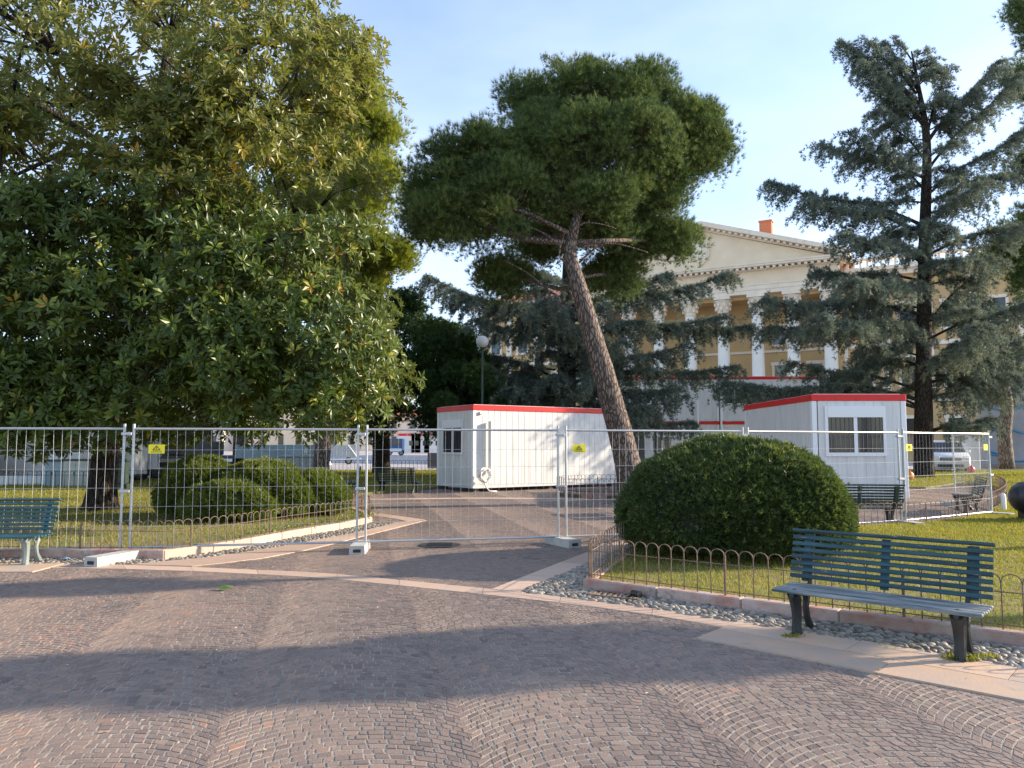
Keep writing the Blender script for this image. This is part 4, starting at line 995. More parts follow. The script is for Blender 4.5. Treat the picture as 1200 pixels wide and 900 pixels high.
lob3 = [LB(430, 290, 0, 30, 20), LB(455, 305, 0, 20, 12), LB(412, 330, .6, 36, 20), LB(400, 300, 1, 40, 30)]
pine('tall_pine', 'sunlit yellow-green pine showing beyond the right shoulder of the big broadleaf tree', (P(375, 560, 27).x, 27, 0), [P(375, 563, 27), P(385, 450, 27), P(395, 330, 27), P(405, 200, 27), P(410, 110, 27)], [.3, .26, .2, .12, .05], lob2 + lob3, 'pine_needle_sunlit', 18, 130, 9, blob=.72, needle=.24)
D1 = 38.0
lob4 = [LB(1200, 100, 0, 26, 18), LB(1215, 20, 0, 24, 20), LB(1205, 270, 0, 24, 22), LB(1185, 300, .3, 16, 16), LB(1230, 200, 0, 30, 40), LB(1250, 60, 1, 50, 40), LB(1260, 150, 1, 50, 40), LB(1215, 330, 0, 22, 14)]
pine('edge_pine', 'pine whose green boughs reach in at the right edge of the photo', (P(1300, 558, 38).x, 38, 0), [P(1300, 560, 38), P(1298, 400, 38), P(1290, 250, 38), P(1280, 100, 38)], [.38, .32, .24, .1], lob4, 'pine_needle', 16, 140, 13, blob=.95, needle=.3)

# ---- cedars
CB_V, CB_F = brush(9, 1.35, 0.07, 5, inner=.2)
def cedar(label, base, trunk, radii, boughs, seed=1, dens=1.0):
    base = Vector(base); t = thing('cedar_tree', label, 'tree', base); r = np.random.default_rng(seed); mb = MB()
    tr = smoothline([Vector(p) - base for p in trunk], 4); n = len(tr)
    rr = np.interp(np.linspace(0, 1, n), np.linspace(0, 1, len(radii)), radii); mb.tube(tr, list(rr), 12, wob=.08)
    Ts = []; Ax = []; Rn = []
    for (pts, wid, dr) in boughs:
        q = smoothline([Vector(p) - base for p in pts], 5); k = len(q); L = sum((a - b).length for a, b in zip(q, q[1:]))
        mb.tube(q, [max(.02, .022 * L ** .6 * (1 - i / (k - 1)) + .015) for i in range(k)], 6, wob=.1)
        nt_ = int(L * 17 * dens); shade = r.uniform(-.15, .2)
        for j in range(nt_):
            f = r.uniform(.12, 1) ** .8; i = min(k - 2, int(f * (k - 1))); fr = f * (k - 1) - i
            p = np.array(q[i].lerp(q[i + 1], fr)[:]); dv = q[min(i + 1, k - 1)] - q[i]; az = math.atan2(dv.y, dv.x)
            a = az + r.choice([-1, 1]) * r.uniform(.3, 1.35); l = wid * r.uniform(.35, 1.0) * (1 - .55 * f)
            rise = r.normal(.08, .16); end = p + np.array([math.cos(a) * l, math.sin(a) * l, l * rise - dr * l])
            if r.random() < .30:
                mb.tube([tuple(p), tuple((p + end) / 2 + np.array([0, 0, .05 * l])), tuple(end)], [.014, .010, .005], 3, cap=False)
            m_ = max(4, int(l / .055)); s_ = np.linspace(.08, 1, m_)[:, None]
            pp_ = p + (end - p) * s_ + np.array([0, 0, 1.0]) * (.16 * l * np.sin(s_ * PI)) - np.array([0, 0, 1.0]) * dr * l * s_ ** 2 * .6 + r.normal(0, .055, (m_, 3))
            Ts.append(pp_); Ax.append(np.tile(np.array([math.cos(a) * .7, math.sin(a) * .7, .45]), (m_, 1)) + r.normal(0, .35, (m_, 3))); Rn.append(np.full(m_, .38 + shade) + r.normal(0, .17, m_))
            # drooping hair under the tip
            if r.random() < dr * 1.6:
                mh = int(r.uniform(3, 8)); s2 = np.arange(mh)[:, None] * .07; Ts.append(end - np.array([0, 0, 1.0]) * s2 + r.normal(0, .03, (mh, 3))); Ax.append(np.tile([0, 0, -1.0], (mh, 1)) + r.normal(0, .4, (mh, 3))); Rn.append(r.normal(.6, .2, mh))
    mb.build('trunk', 'bark_dark', t, smooth=True)
    T = np.concatenate(Ts); A = np.concatenate(Ax); Rn = np.concatenate(Rn)
    scatter('foliage', CB_V, CB_F, T, frames(A), .165 * r.uniform(.8, 1.3, len(T)), Rn, 'cedar_needle', t)
    return t
def bough(x0, y0, x1, y1, D, dy, wid=1.5, dr=.25, sag=0):
    a = P(x0, y0, D); b = P(x1, y1, D + dy); m1 = a.lerp(b, .35); m1.z += (b - a).length * .04 ; m2 = a.lerp(b, .7); m2.z += sag - (b - a).length * .01
    return ([a, m1, m2, b], wid, dr)
def inner_boughs(px, D, y0, y1, n, Lf, seed, wid=1.5, dr=.3):
    r = np.random.default_rng(seed); out = []
    for i in range(n):
        f = (i + r.random()) / n; y = y0 + (y1 - y0) * f; a = P(px, y, D); th = r.uniform(0, 2 * PI); L = Lf * (.3 + .7 * f) * r.uniform(.6, 1)
        b = a + Vector((math.cos(th) * L * .8, math.sin(th) * L, L * r.uniform(-.1, .25))); m_ = a.lerp(b, .5) + Vector((0, 0, .05 * L)); out.append(([a, m_, b], wid, dr))
    return out
D2 = 35.0
tpts = [P(1083, 562, D2), P(1082, 480, D2), P(1083, 380, D2), P(1084, 270, D2), P(1086, 170, D2), P(1078, 110, D2), P(1068, 60, D2)]
bR = [bough(1083, 130, 985, 48, D2, 0, 1.6, .2), bough(1080, 115, 1040, 50, D2, .8, 1.3, .2), bough(1084, 150, 1010, 75, D2, -1, 1.6, .2), bough(1086, 160, 1110, 75, D2, .5, 1.2, .2), bough(1085, 170, 1165, 75, D2, 0, 2.0, .2),
      bough(1086, 200, 1190, 90, D2, -.6, 2.0, .2), bough(1086, 190, 1030, 130, D2, -1.5, 1.8, .25), bough(1086, 210, 960, 170, D2, 0, 2.0, .3), bough(1086, 225, 1000, 155, D2, -2, 2.2, .3), bough(1085, 230, 1195, 155, D2, 0, 2.4, .25),
      bough(1085, 240, 1230, 190, D2, 1, 2.4, .25), bough(1084, 265, 905, 215, D2, 0, 2.4, .35), bough(1084, 275, 950, 235, D2, -2, 2.2, .35), bough(1084, 270, 1150, 215, D2, -3, 2.2, .3), bough(1084, 300, 1240, 250, D2, -1, 2.6, .3),
      bough(1084, 310, 990, 275, D2, -3, 2.4, .35), bough(1084, 330, 960, 320, D2, 1, 2.3, .3), bough(1084, 370, 895, 352, D2, -2.0, 2.6, .35), bough(1084, 350, 1000, 330, D2, -4, 2.6, .35), bough(1083, 385, 905, 385, D2, -1.5, 2.2, .4),
      bough(1083, 400, 960, 372, D2, -4.5, 2.6, .4), bough(1083, 470, 850, 448, D2, -.5, 2.1, .5), bough(1083, 480, 880, 452, D2, 1.0, 2.2, .5), bough(1083, 460, 930, 425, D2, 1.5, 2.2, .4), bough(1083, 385, 1160, 300, D2, -1, 2.0, .3),
      bough(1083, 400, 1220, 350, D2, -2, 2.4, .3), bough(1083, 450, 1240, 435, D2, 0, 2.2, .4), bough(1083, 440, 1150, 380, D2, -3.5, 2.2, .35), bough(1083, 505, 1150, 500, D2, -1, 1.3, .3), bough(1083, 510, 1160, 490, D2, .5, 1.5, .4), bough(1083, 480, 980, 440, D2, 2, 2.2, .4)]
bR += [bough(1076, 120, 1000, 58, D2, .5, 1.5, .3), bough(1074, 110, 1015, 45, D2, -.4, 1.4, .3), bough(1080, 140, 1030, 95, D2, -1, 1.6, .3), bough(1068, 70, 1050, 46, D2, 0, .9, .2), bough(1075, 90, 1045, 66, D2, .4, 1.2, .2), bough(1086, 165, 1140, 105, D2, -.5, 1.6, .3), bough(1084, 425, 1150, 410, D2, 1, 2.3, .6), bough(1084, 440, 1200, 395, D2, 1.5, 2.3, .6), bough(1083, 470, 1130, 455, D2, -1, 2.0, .7), bough(1083, 440, 1180, 460, D2, 2, 2.0, .6), bough(1083, 430, 1010, 415, D2, 2.5, 2.3, .6)]
bR += inner_boughs(1084, D2, 120, 460, 34, 4.6, 5) + inner_boughs(1074, D2, 62, 140, 14, 2.6, 15, 1.0)
cedar('tall blue-grey cedar with tiered boughs behind the right cabin', (tpts[0].x, D2, 0), tpts, [.44, .38, .32, .26, .18, .10, .03], bR, 21)
D3 = 37.0
tq = [P(664, 560, D3), P(664, 470, D3), P(665, 380, D3), P(668, 280, D3), P(672, 180, D3), P(676, 110, D3), P(678, 66, D3)]
bL = [bough(665, 400, 500, 322, D3, 0, 2.2, .45), bough(665, 380, 530, 340, D3, -2, 2.3, .4), bough(665, 410, 560, 375, D3, -2, 2.2, .4), bough(664, 450, 520, 400, D3, 0, 2.0, .45), bough(664, 470, 570, 430, D3, -2, 2.0, .45),
      bough(664, 480, 600, 455, D3, -3, 2.2, .5), bough(665, 370, 780, 322, D3, 0, 2.4, .3), bough(665, 380, 850, 322, D3, .5, 2.5, .3), bough(665, 395, 845, 372, D3, -1.0, 2.3, .35), bough(665, 400, 880, 382, D3, 0, 1.7, .35),
      bough(664, 440, 800, 405, D3, -2, 2.4, .5), bough(664, 450, 860, 430, D3, -1, 2.0, .5), bough(664, 470, 790, 455, D3, -3, 2.4, .6), bough(664, 480, 760, 478, D3, -4, 2.2, .6), bough(664, 440, 730, 400, D3, -3, 2.4, .5),
      bough(664, 500, 815, 495, D3, -3.0, 1.4, .5), bough(664, 480, 700, 440, D3, -4, 2.4, .5), bough(664, 490, 620, 470, D3, -2, 2.2, .5), bough(665, 340, 610, 310, D3, -2, 2.2, .4), bough(665, 330, 720, 300, D3, 1, 2.2, .3),
      bough(677, 90, 640, 66, D3, 0, .9, .1), bough(677, 92, 706, 74, D3, 0, .9, .1), bough(677, 100, 655, 74, D3, -1, .9, .1), bough(677, 100, 745, 82, D3, 0, .9, .1), bough(664, 420, 640, 350, D3, -4, 2.2, .4), bough(664, 430, 700, 360, D3, -3, 2.2, .4)]
bL += inner_boughs(666, D3, 150, 300, 12, 4.0, 8) + inner_boughs(650, D3 + .5, 330, 500, 22, 4.6, 18, 1.8, .45)
cedar('broad dark cedar low behind the leaning pine and the long white cabin', (tq[0].x, D3, 0), tq, [.55, .46, .38, .28, .18, .1, .04], bL, 31)

# ---- rounder trees made of leaf clumps
YW_V, YW_F = brush(10, 1.3, 0.10, 8, inner=.3)
def clump_tree(name, label, base, trunk, radii, outl, n, d0, depth, m='yew_needle', bark_='bark_dark', rad=.8, per=160, size=.16, seed=1, group=None, tpl=(YW_V, YW_F), droop=0.0, edge=60):
    base = Vector(base); t = thing(name, label, 'tree', base, 0, group); mb = MB(); random.seed(seed); r = np.random.default_rng(seed)
    tr = smoothline([Vector(p) - base for p in trunk], 3); k = len(tr); rr = np.interp(np.linspace(0, 1, k), np.linspace(0, 1, len(radii)), radii); mb.tube(tr, list(rr), 12, wob=.1)
    C = [c - base for c in outline_points(outl, n, d0, depth, seed, edge)]
    limb_tree(mb, tr[k // 2:], C, 10, .09, .02); mb.build('trunk', bark_, t, smooth=True)
    C = np.array([c[:] for c in C]); idx = np.repeat(np.arange(n), per); d = sph(len(idx), r, .2)
    pos = C[idx] + d * (rad * r.uniform(.6, 1.2, n))[idx][:, None] * (r.random(len(idx)) ** .5)[:, None] * np.array([1, 1, .8])
    ax = unit(d + np.array([0, 0, .3 - droop]) + r.normal(0, .4, d.shape))
    scatter('foliage', tpl[0], tpl[1], pos, frames(ax), size * r.uniform(.7, 1.3, len(idx)), r.beta(2, 2.6, n)[idx] * .8 + r.normal(.05, .15, len(idx)), m, t)
    return t
clump_tree('yew_tree', 'dense dark evergreen standing between the broadleaf tree and the long cabin', (P(447, 550, 40).x, 40, 0), [P(447, 556, 40), P(447, 500, 40), P(450, 420, 40), P(455, 370, 40)], [.5, .4, .28, .1],
           [(400, 330), (440, 315), (480, 345), (520, 378), (556, 400), (572, 440), (568, 478), (560, 500), (520, 506), (440, 506), (380, 500), (380, 400)], 105, 40, 4.5, 'yew_needle', rad=1.05, per=260, size=.24, seed=41, edge=50)
clump_tree('yew_tree', 'lower dark evergreen just behind the left corner of the long white cabin', (P(540, 550, 36).x, 36, 0), [P(540, 560, 36), P(540, 480, 36), P(540, 440, 36)], [.25, .2, .08],
           [(505, 400), (545, 405), (590, 440), (600, 480), (590, 500), (500, 505), (490, 450)], 34, 36, 2.2, 'yew_needle', rad=.9, per=260, size=.2, seed=42, edge=40)
for i, (px, lab, bw_) in enumerate(((240, 'pale ridged trunk, left of the two standing behind the clipped hedge', .42), (280, 'paler slimmer trunk, right of the two standing behind the clipped hedge', .30))):
    D_ = 33.0 + i
    clump_tree('park_tree', lab, (P(px, 560, D_).x, D_, 0), [P(px, 562, D_), P(px, 510, D_), P(px + 3, 440, D_), P(px + 5, 330, D_)], [bw_, bw_ * .8, bw_ * .6, .1],
               [(px - 90, 250), (px, 180), (px + 110, 240), (px + 120, 380), (px + 60, 470), (px - 60, 480), (px - 110, 380)], 46, D_, 3.0, 'broad_leaf', 'bark_pale', rad=1.2, per=150, size=.34, seed=51 + i, tpl=(LEAF_V, LEAF_F), group='trees standing behind the clipped hedge')
D_ = 44.0
clump_tree('park_tree', 'slim tree with flaking sunlit bark in front of the grey painted hoarding', (P(1178, 548, D_).x, D_, 0), [P(1180, 549, D_), P(1177, 510, D_), P(1180, 470, D_), P(1172, 430, D_)], [.42, .36, .30, .14],
           [(1130, 300), (1180, 270), (1230, 320), (1225, 420), (1195, 470), (1150, 462), (1120, 400)], 34, D_, 2.6, 'cedar_needle', 'bark_pale', rad=1.0, per=130, size=.26, seed=61)
# trees beside the photograph whose long shadows cross the paving
def shade_tree(label, x, y, h, r0, n=46, seed=3, lo=.55):
    t = thing('slender_tree', label, 'tree', (x, y, 0), 0, 'slender trees outside the right edge'); r = np.random.default_rng(seed)
    mb = MB(); mb.tube([(0, 0, 0), (0, 0, h * .5), (0, 0, h * .96)], [.16, .12, .03], 8); mb.build('trunk', 'bark_dark', t)
    f = r.random(n) ** .8; z = h * (lo + (1 - lo) * f); prof = np.minimum(1, f / .25) ** .6 * (1 - f) ** .75 * r0 + .12
    th = r.uniform(0, 2 * PI, n); rad = prof * np.sqrt(r.random(n)); C = np.stack([rad * np.cos(th), rad * np.sin(th), z], -1)
    per = 150; idx = np.repeat(np.arange(n), per); d = sph(len(idx), r, .2); pos = C[idx] + d * (.12 + .3 * prof)[idx][:, None] * (r.random(len(idx)) ** .4)[:, None]
    scatter('foliage', YW_V, YW_F, pos, frames(d + np.array([0, 0, .4])), .22 * r.uniform(.7, 1.2, len(idx)), r.random(len(idx)), 'yew_needle', t)
sdir = Vector((sd.x, sd.y)).normalized(); tl = math.tan(R(SUN_EL))
def caster(label, tipx, tipy, h, r0, seed, **k):
    q = Vector((tipx, tipy)) + sdir * (h / tl); shade_tree(label, q.x, q.y, h, r0, seed=seed, **k)
caster('slender tree nearest the camera outside the right edge of the photo', -7.3, 4.42, 8.8, .70, 3, n=70, lo=.52)
caster('slender tree outside the right edge, level with the fence', -10.5, 7.6, 8.6, .5, 4, n=44, lo=.66)

# ================================================================== CLIPPED SHRUBS
def clipped(name, label, cen, rad, n, m, size=.05, seed=1, p=2.4, zlo=.08, lumps=.05, group=None, lobes=None):
    r = np.random.default_rng(seed); t = thing(name, label, 'shrub', (cen[0], cen[1], zlo), 0, group)
    lob = lobes or [((0, 0, 0), rad)]
    # dark solid hull added inside to block light between the leaves
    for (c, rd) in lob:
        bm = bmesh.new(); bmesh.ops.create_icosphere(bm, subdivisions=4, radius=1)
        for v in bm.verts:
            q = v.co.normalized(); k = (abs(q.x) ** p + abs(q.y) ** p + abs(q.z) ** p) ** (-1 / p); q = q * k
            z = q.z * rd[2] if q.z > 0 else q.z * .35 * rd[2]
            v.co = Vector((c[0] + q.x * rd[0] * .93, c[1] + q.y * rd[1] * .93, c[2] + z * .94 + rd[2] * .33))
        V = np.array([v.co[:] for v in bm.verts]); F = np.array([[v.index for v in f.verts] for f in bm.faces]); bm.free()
        mesh_np('shade_hull', V, F, 'hull_shade', t, rnd=np.zeros(len(F)), smooth=True)
    Ts = []; As = []
    for (c, rd) in lob:
        k_ = int(n * (rd[0] * rd[2] + rd[1] * rd[2]) / sum(q[1][0] * q[1][2] + q[1][1] * q[1][2] for q in lob))
        v = sph(k_, r); k = (np.abs(v) ** p).sum(-1) ** (-1 / p); q = v * k[:, None]
        lump = 1 + lumps * (np.sin(v[:, 0] * 6 + seed) * np.sin(v[:, 1] * 5 + 1) * .6 + np.sin(v[:, 2] * 9 + v[:, 0] * 7) * .4)
        q = q * lump[:, None] * (1 + r.normal(0, .012, (k_, 1)) - r.random((k_, 1)) * .05)
        zz = np.where(q[:, 2] > 0, q[:, 2], q[:, 2] * .33) * rd[2] + rd[2] * .33
        pos = np.stack([c[0] + q[:, 0] * rd[0], c[1] + q[:, 1] * rd[1], c[2] + zz], -1)
        Ts.append(pos); As.append(unit(v / np.array(rd) * min(rd) + r.normal(0, .45, v.shape) + np.array([0, 0, .25])))
    T = np.concatenate(Ts); A = np.concatenate(As)
    inside = np.zeros(len(T), bool)
    for (c, rd) in lob:
        zz = np.maximum(T[:, 2] - c[2] - rd[2] * .33, 0) / rd[2]
        inside |= (np.abs((T[:, 0] - c[0]) / rd[0]) ** p + np.abs((T[:, 1] - c[1]) / rd[1]) ** p + zz ** p) < .74
    gap = np.sin(T[:, 0] * 5.1 + seed) * np.sin(T[:, 2] * 6.3 + T[:, 1] * 3.7) + np.sin(T[:, 0] * 11 + T[:, 2] * 9) * .35
    k_ = ~inside & ~((gap > 1.02) & (r.random(len(T)) < .8)); T = T[k_]; A = A[k_]
    shoot = r.random(len(T)) < .012; T = T + unit(T - T.mean(0)) * (shoot * r.uniform(.03, .11, len(T)))[:, None]
    rn = r.beta(2, 2.4, len(T)) * .8 + .1 * np.sin(T[:, 0] * 4) * np.sin(T[:, 2] * 5) + .3 * np.clip(T[:, 2] / rad[2] - .8, 0, .5)  # tone also rises near the top: sunlit look put into leaf colour
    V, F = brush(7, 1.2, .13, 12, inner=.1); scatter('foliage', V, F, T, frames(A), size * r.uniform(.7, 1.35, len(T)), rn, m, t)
    return t
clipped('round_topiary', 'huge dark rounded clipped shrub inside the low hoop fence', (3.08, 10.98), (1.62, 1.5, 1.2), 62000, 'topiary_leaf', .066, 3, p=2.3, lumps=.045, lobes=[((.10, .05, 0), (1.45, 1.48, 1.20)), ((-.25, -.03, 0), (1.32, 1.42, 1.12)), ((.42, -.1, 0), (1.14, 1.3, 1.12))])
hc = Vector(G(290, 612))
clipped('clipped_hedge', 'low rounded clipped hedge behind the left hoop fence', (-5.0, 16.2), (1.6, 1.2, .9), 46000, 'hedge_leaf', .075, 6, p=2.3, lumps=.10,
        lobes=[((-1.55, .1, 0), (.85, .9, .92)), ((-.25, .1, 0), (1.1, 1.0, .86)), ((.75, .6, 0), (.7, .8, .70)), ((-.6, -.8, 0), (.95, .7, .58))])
# low ground plants along the kerb
def low_plants():
    r = np.random.default_rng(8); T = []
    line = resample([(p[0], p[1] + .22) for p in kerbL[4:]], .05)
    for p in line:
        for k in range(7): T.append((p.x + r.normal(0, .05), p.y + abs(r.normal(0, .12)), .13 + abs(r.normal(0, .06))))
    T = np.array(T); A = sph(len(T), r, .6)
    o = scatter('ground_ivy', LEAF_V, LEAF_F, T, frames(A), .06 * r.uniform(.6, 1.2, len(T)), r.random(len(T)), 'hedge_leaf', None); tag(o, kind='stuff')
low_plants()
def weeds(cx, cy, n, rad, h):
    r = np.random.default_rng(int(cx * 100)); th = r.uniform(0, 2 * PI, n); rr = rad * np.sqrt(r.random(n))
    T = np.stack([cx + rr * np.cos(th), cy + rr * np.sin(th) * .6, np.full(n, .01)], -1); A = sph(n, r, 1.1)
    o = scatter('weeds', LEAF_V, LEAF_F, T, frames(A), h * r.uniform(.5, 1.2, n), r.random(n) * .7, 'grass', None); tag(o, kind='stuff')
for (px, py, n, rad, h) in ((930, 748, 60, .09, .035), (1127, 774, 160, .14, .05), (1160, 772, 60, .1, .04), (1050, 755, 90, .3, .02), (985, 742, 40, .2, .02)):
    weeds(*G(px, py), n, rad, h)

# ================================================================== STREET FURNITURE AND VEHICLES
def globe_lamp(label, px, D, zg, r_=.28):
    x = P(px, 500, D).x; t = thing('street_lamp', label, 'street lamp', (x, D, 0), 0, 'globe lamps on dark posts')
    m = MB(); m.lathe([(.22, 0), (.22, .12), (.16, .2), (.15, .7), (.18, .75), (.10, .85), (.07, 1.1), (.09, 1.16), (.055, 1.25), (.045, zg - r_ - .1), (.09, zg - r_ - .06), (.12, zg - r_ + .02)], 12); m.build('post', 'iron_green', t, smooth='auto')
    g = MB(); g.lathe([(r_ * math.sin(a) + .001, zg - r_ * math.cos(a)) for a in np.linspace(.15, PI - .02, 14)], 20); g.build('globe', 'lamp_glass', t, smooth=True)
globe_lamp('white globe lamp rising above the left end of the long white cabin', 565, 33, 6.0, .27)
globe_lamp('globe lamp half hidden by cedar twigs between the leaning pine and stacked cabins', 768, 40, 3.7, .27)
# ornate cast-iron lamp foot
t = thing('ornate_lamp', 'grey-green cast iron ornate lamp post beside the big dark trunk', 'street lamp', (P(140, 500, 26).x, 26.0, 0.05))
m = MB(); m.box(-.33, .33, -.33, .33, 0, .2, bev=.03); m.box(-.27, .27, -.27, .27, .2, .95, bev=.03); m.box(-.31, .31, -.31, .31, .95, 1.05, bev=.02); m.build('pedestal', 'iron_green', t)
m = MB(); m.lathe([(.22, 1.05), (.26, 1.15), (.18, 1.25), (.14, 1.4), (.2, 1.5), (.22, 1.58), (.13, 1.7), (.1, 1.9), (.16, 1.98), (.09, 2.1), (.07, 2.6), (.06, 4.2), (.1, 4.3)], 14); m.build('post', 'iron_green', t, smooth='auto')
m = MB(); m.lathe([(.1, 4.3), (.22, 4.4), (.28, 4.75), (.3, 4.8), (.05, 5.0)], 6); m.build('lantern', 'lamp_glass', t)

# minivan
def wheel(parent, x, y, r_, w_=.2):
    m = MB(); n = 20; prof = [(r_ * .62, -w_ / 2), (r_ * .9, -w_ / 2), (r_, -w_ / 2 + .03), (r_, w_ / 2 - .03), (r_ * .9, w_ / 2), (r_ * .62, w_ / 2)]
    vs_ = []; fs = []
    for rr, d in prof:
        for k in range(n): a = 2 * PI * k / n; vs_.append((x + rr * math.cos(a), y + d, r_ + rr * math.sin(a)))
    for i in range(len(prof)):
        for k in range(n): j = (i + 1) % len(prof); fs.append((i * n + k, i * n + (k + 1) % n, j * n + (k + 1) % n, j * n + k))
    m.add(vs_, fs); w_o = m.build('wheel', 'tyre', parent, smooth='auto')
    q = MB(); M = Matrix.Translation((x, y, r_)) @ Matrix.Rotation(PI / 2, 4, 'X')
    sp = MB()
    for sgn in (-1, 1):
        for k in range(6):
            a = 2 * PI * k / 6; sp.tube([(x, y + sgn * w_ * .34, r_), (x + r_ * .6 * math.cos(a), y + sgn * w_ * .42, r_ + r_ * .6 * math.sin(a))], [r_ * .12, r_ * .07], 5)
    sp.tube([(x, y - w_ * .42, r_), (x, y + w_ * .42, r_)], r_ * .22, 12); sp.tube([(x, y - w_ * .2, r_), (x, y + w_ * .2, r_)], r_ * .62, 16)
    sp.build('rim', 'rim', w_o)
def minivan(label, loc, rz):
    """front at local -x"""
    t = thing('parked_van', label, 'van', loc, rz)
    hw = .92
    low = [(-2.35, .30), (-2.42, .55), (-2.38, .85), (-2.1, 1.02), (-1.35, 1.15), (2.3, 1.2), (2.4, .9), (2.4, .35), (1.95, .28), (-1.9, .25)]
    bm = MB()
    rings = []
    for (yy, s_) in ((-hw, .965), (-hw * .93, 1.0), (hw * .93, 1.0), (hw, .965)):
        rings.append([(x * s_, yy, .72 + (z - .72) * s_) for x, z in low])
    vs_ = [v for q in rings for v in q]; n = len(low); fs = []
    for i in range(3):
        for k in range(n): fs.append((i * n + k, i * n + (k + 1) % n, (i + 1) * n + (k + 1) % n, (i + 1) * n + k))
    fs.append(tuple(range(n))); fs.append(tuple(reversed(range(3 * n, 4 * n)))); bm.add(vs_, fs)
    # greenhouse pillars and roof
    roof = [(-.55, 1.74), (2.0, 1.80), (2.2, 1.70), (-.75, 1.66)]
    bm.prism([(x, z) for x, z in roof], -hw * .80, hw * .80, 'y')
    for s_ in (-1, 1):
        for (a, b) in (((-1.35, 1.14), (-.72, 1.7)), ((.1, 1.17), (.15, 1.7)), ((1.2, 1.17), (1.2, 1.7)), ((2.28, 1.18), (2.15, 1.7))):
            bm.tube([(a[0], s_ * hw * .93, a[1]), (b[0], s_ * hw * .80, b[1])], .045, 6)
    bm.build('body', 'car_white', t, smooth='auto')
    g = MB(); gv = []
    gl = [(-1.33, 1.14), (-.74, 1.68), (2.12, 1.70), (2.27, 1.17)]
    vs_ = [(x, -hw * (.915 if z < 1.3 else .79), z) for x, z in gl] + [(x, hw * (.915 if z < 1.3 else .79), z) for x, z in gl]
    g.add(vs_, [(0, 1, 2, 3), (7, 6, 5, 4), (0, 4, 5, 1), (1, 5, 6, 2), (2, 6, 7, 3), (3, 7, 4, 0)]); g.build('windscreen', 'glass_dark', t)
    q = MB(); q.box(-2.44, -2.36, -.5, .5, .70, .86, bev=.02); q.box(-2.45, -2.36, -.62, .62, .36, .50, bev=.02); q.build('grille', 'black', t)
    q = MB()
    for z in (.745, .79, .83): q.box(-2.455, -2.43, -.49, .49, z - .008, z + .008)
    q.build('grille_trim', 'rim', t)
    for s_ in (-1, 1):
        q = MB(); q.prism([(-2.40, s_ * .55), (-2.30, s_ * .88), (-2.0, s_ * .915), (-2.05, s_ * .87), (-2.36, s_ * .56)], .74, .93, 'z'); q.build('headlight', 'headlamp', t)
        q = MB(); q.box(-1.12, -.95, s_ * 1.0 - .1, s_ * 1.0 + .1, 1.10, 1.26, bev=.04); q.build('mirror', 'car_white', t)
        q = MB(); q.box(2.36, 2.41, s_ * .8 - .07, s_ * .8 + .07, .8, 1.15, bev=.01); q.build('tail_light', 'red_band', t)
        for x in (-1.5, 1.45): wheel(t, x, s_ * .80, .33)
    q = MB(); q.box(-2.462, -2.452, -.26, .26, .53, .64); q.build('number_plate', 'white_trim', t)
    return t
vx = P(1113, 520, 42)
minivan('white minivan parked nose towards the camera behind the right fence panel', (vx.x + .6, 43.5, 0), R(66))

# lorry
def lorry():
    D = 32.0; x0 = P(128, 500, D).x
    t = thing('flatbed_lorry', 'white flatbed lorry parked sideways behind the big trunk and hedge', 'lorry', (x0, D, 0))
    m = MB(); prof = [(0.02, .55), (0.0, 1.2), (.12, 1.55), (.45, 2.45), (.6, 2.6), (2.0, 2.65), (2.05, .55), (1.72, .55), (1.66, .85), (1.45, 1.02), (1.15, 1.05), (.88, .95), (.76, .7), (.72, .55)]
    m.prism(prof, 0, 2.1, 'y'); m.build('cab', 'car_white', t)
    q = MB(); q.prism([(.62, 1.5), (.78, 2.3), (1.5, 2.35), (1.5, 1.5)], -.012, 0.0, 'y'); q.prism([(.62, 1.5), (.78, 2.3), (1.5, 2.35), (1.5, 1.5)], 2.1, 2.112, 'y'); q.build('side_window', 'glass_dark', t)
    q = MB(); q.box(-.02, .05, .2, 1.9, 1.0, 1.2); q.box(-.06, .1, .05, 2.05, .5, .7, bev=.02); q.build('bumper', 'black', t)
    q = MB(); q.box(2.05, 8.1, .2, 1.9, .62, .82); q.build('chassis', 'black', t)
    q = MB(); q.box(2.2, 8.1, -.02, 2.12, .98, 1.1); q.build('bed', 'grey_dark', t)
    q = MB(); q.box(5.3, 8.1, -.05, -.021, 1.0, 1.55); q.box(8.1, 8.14, -.02, 2.12, 1.0, 1.55); q.box(5.3, 8.1, 2.121, 2.15, 1.0, 1.55); q.build('side_board', 'blue_grey', t)
    for x in (1.2, 5.6, 6.6): wheel(t, x, .18, .4, .26); wheel(t, x, 1.92, .4, .26)
    q = MB(); q.box(2.9, 4.1, .1, 1.9, 1.11, 1.7, bev=.03); q.build('tool_box', 'grey_dark', t)
    q = MB(); q.box(2.25, 2.85, .3, 1.7, 1.11, 2.6, bev=.05); q.tube([(2.6, 1, 2.5), (3.6, 1, 3.2), (4.6, .9, 2.2)], .1, 8); q.build('crane', 'grey_dark', t)
    q = MB(); q.box(6.9, 8.1, -.04, .0, .35, .62); q.build('side_guard', 'cabinet_grey', t)
lorry()
# crate beside the lorry
q = MB(); q.box(-.7, .7, -.5, .5, 0, 1.0, bev=.03); q.box(-.75, .75, -.55, .55, 1.0, 1.08, bev=.01)
for k in range(5): q.box(-.62 + k * .27, -.5 + k * .27, -.53, -.501, .08, .95)
o = q.build('storage_crate', 'cabinet_grey'); o.location = (P(350, 500, 31).x, 31.5, .07); tag(o, 'grey slatted crate at the right end of the lorry', 'crate')

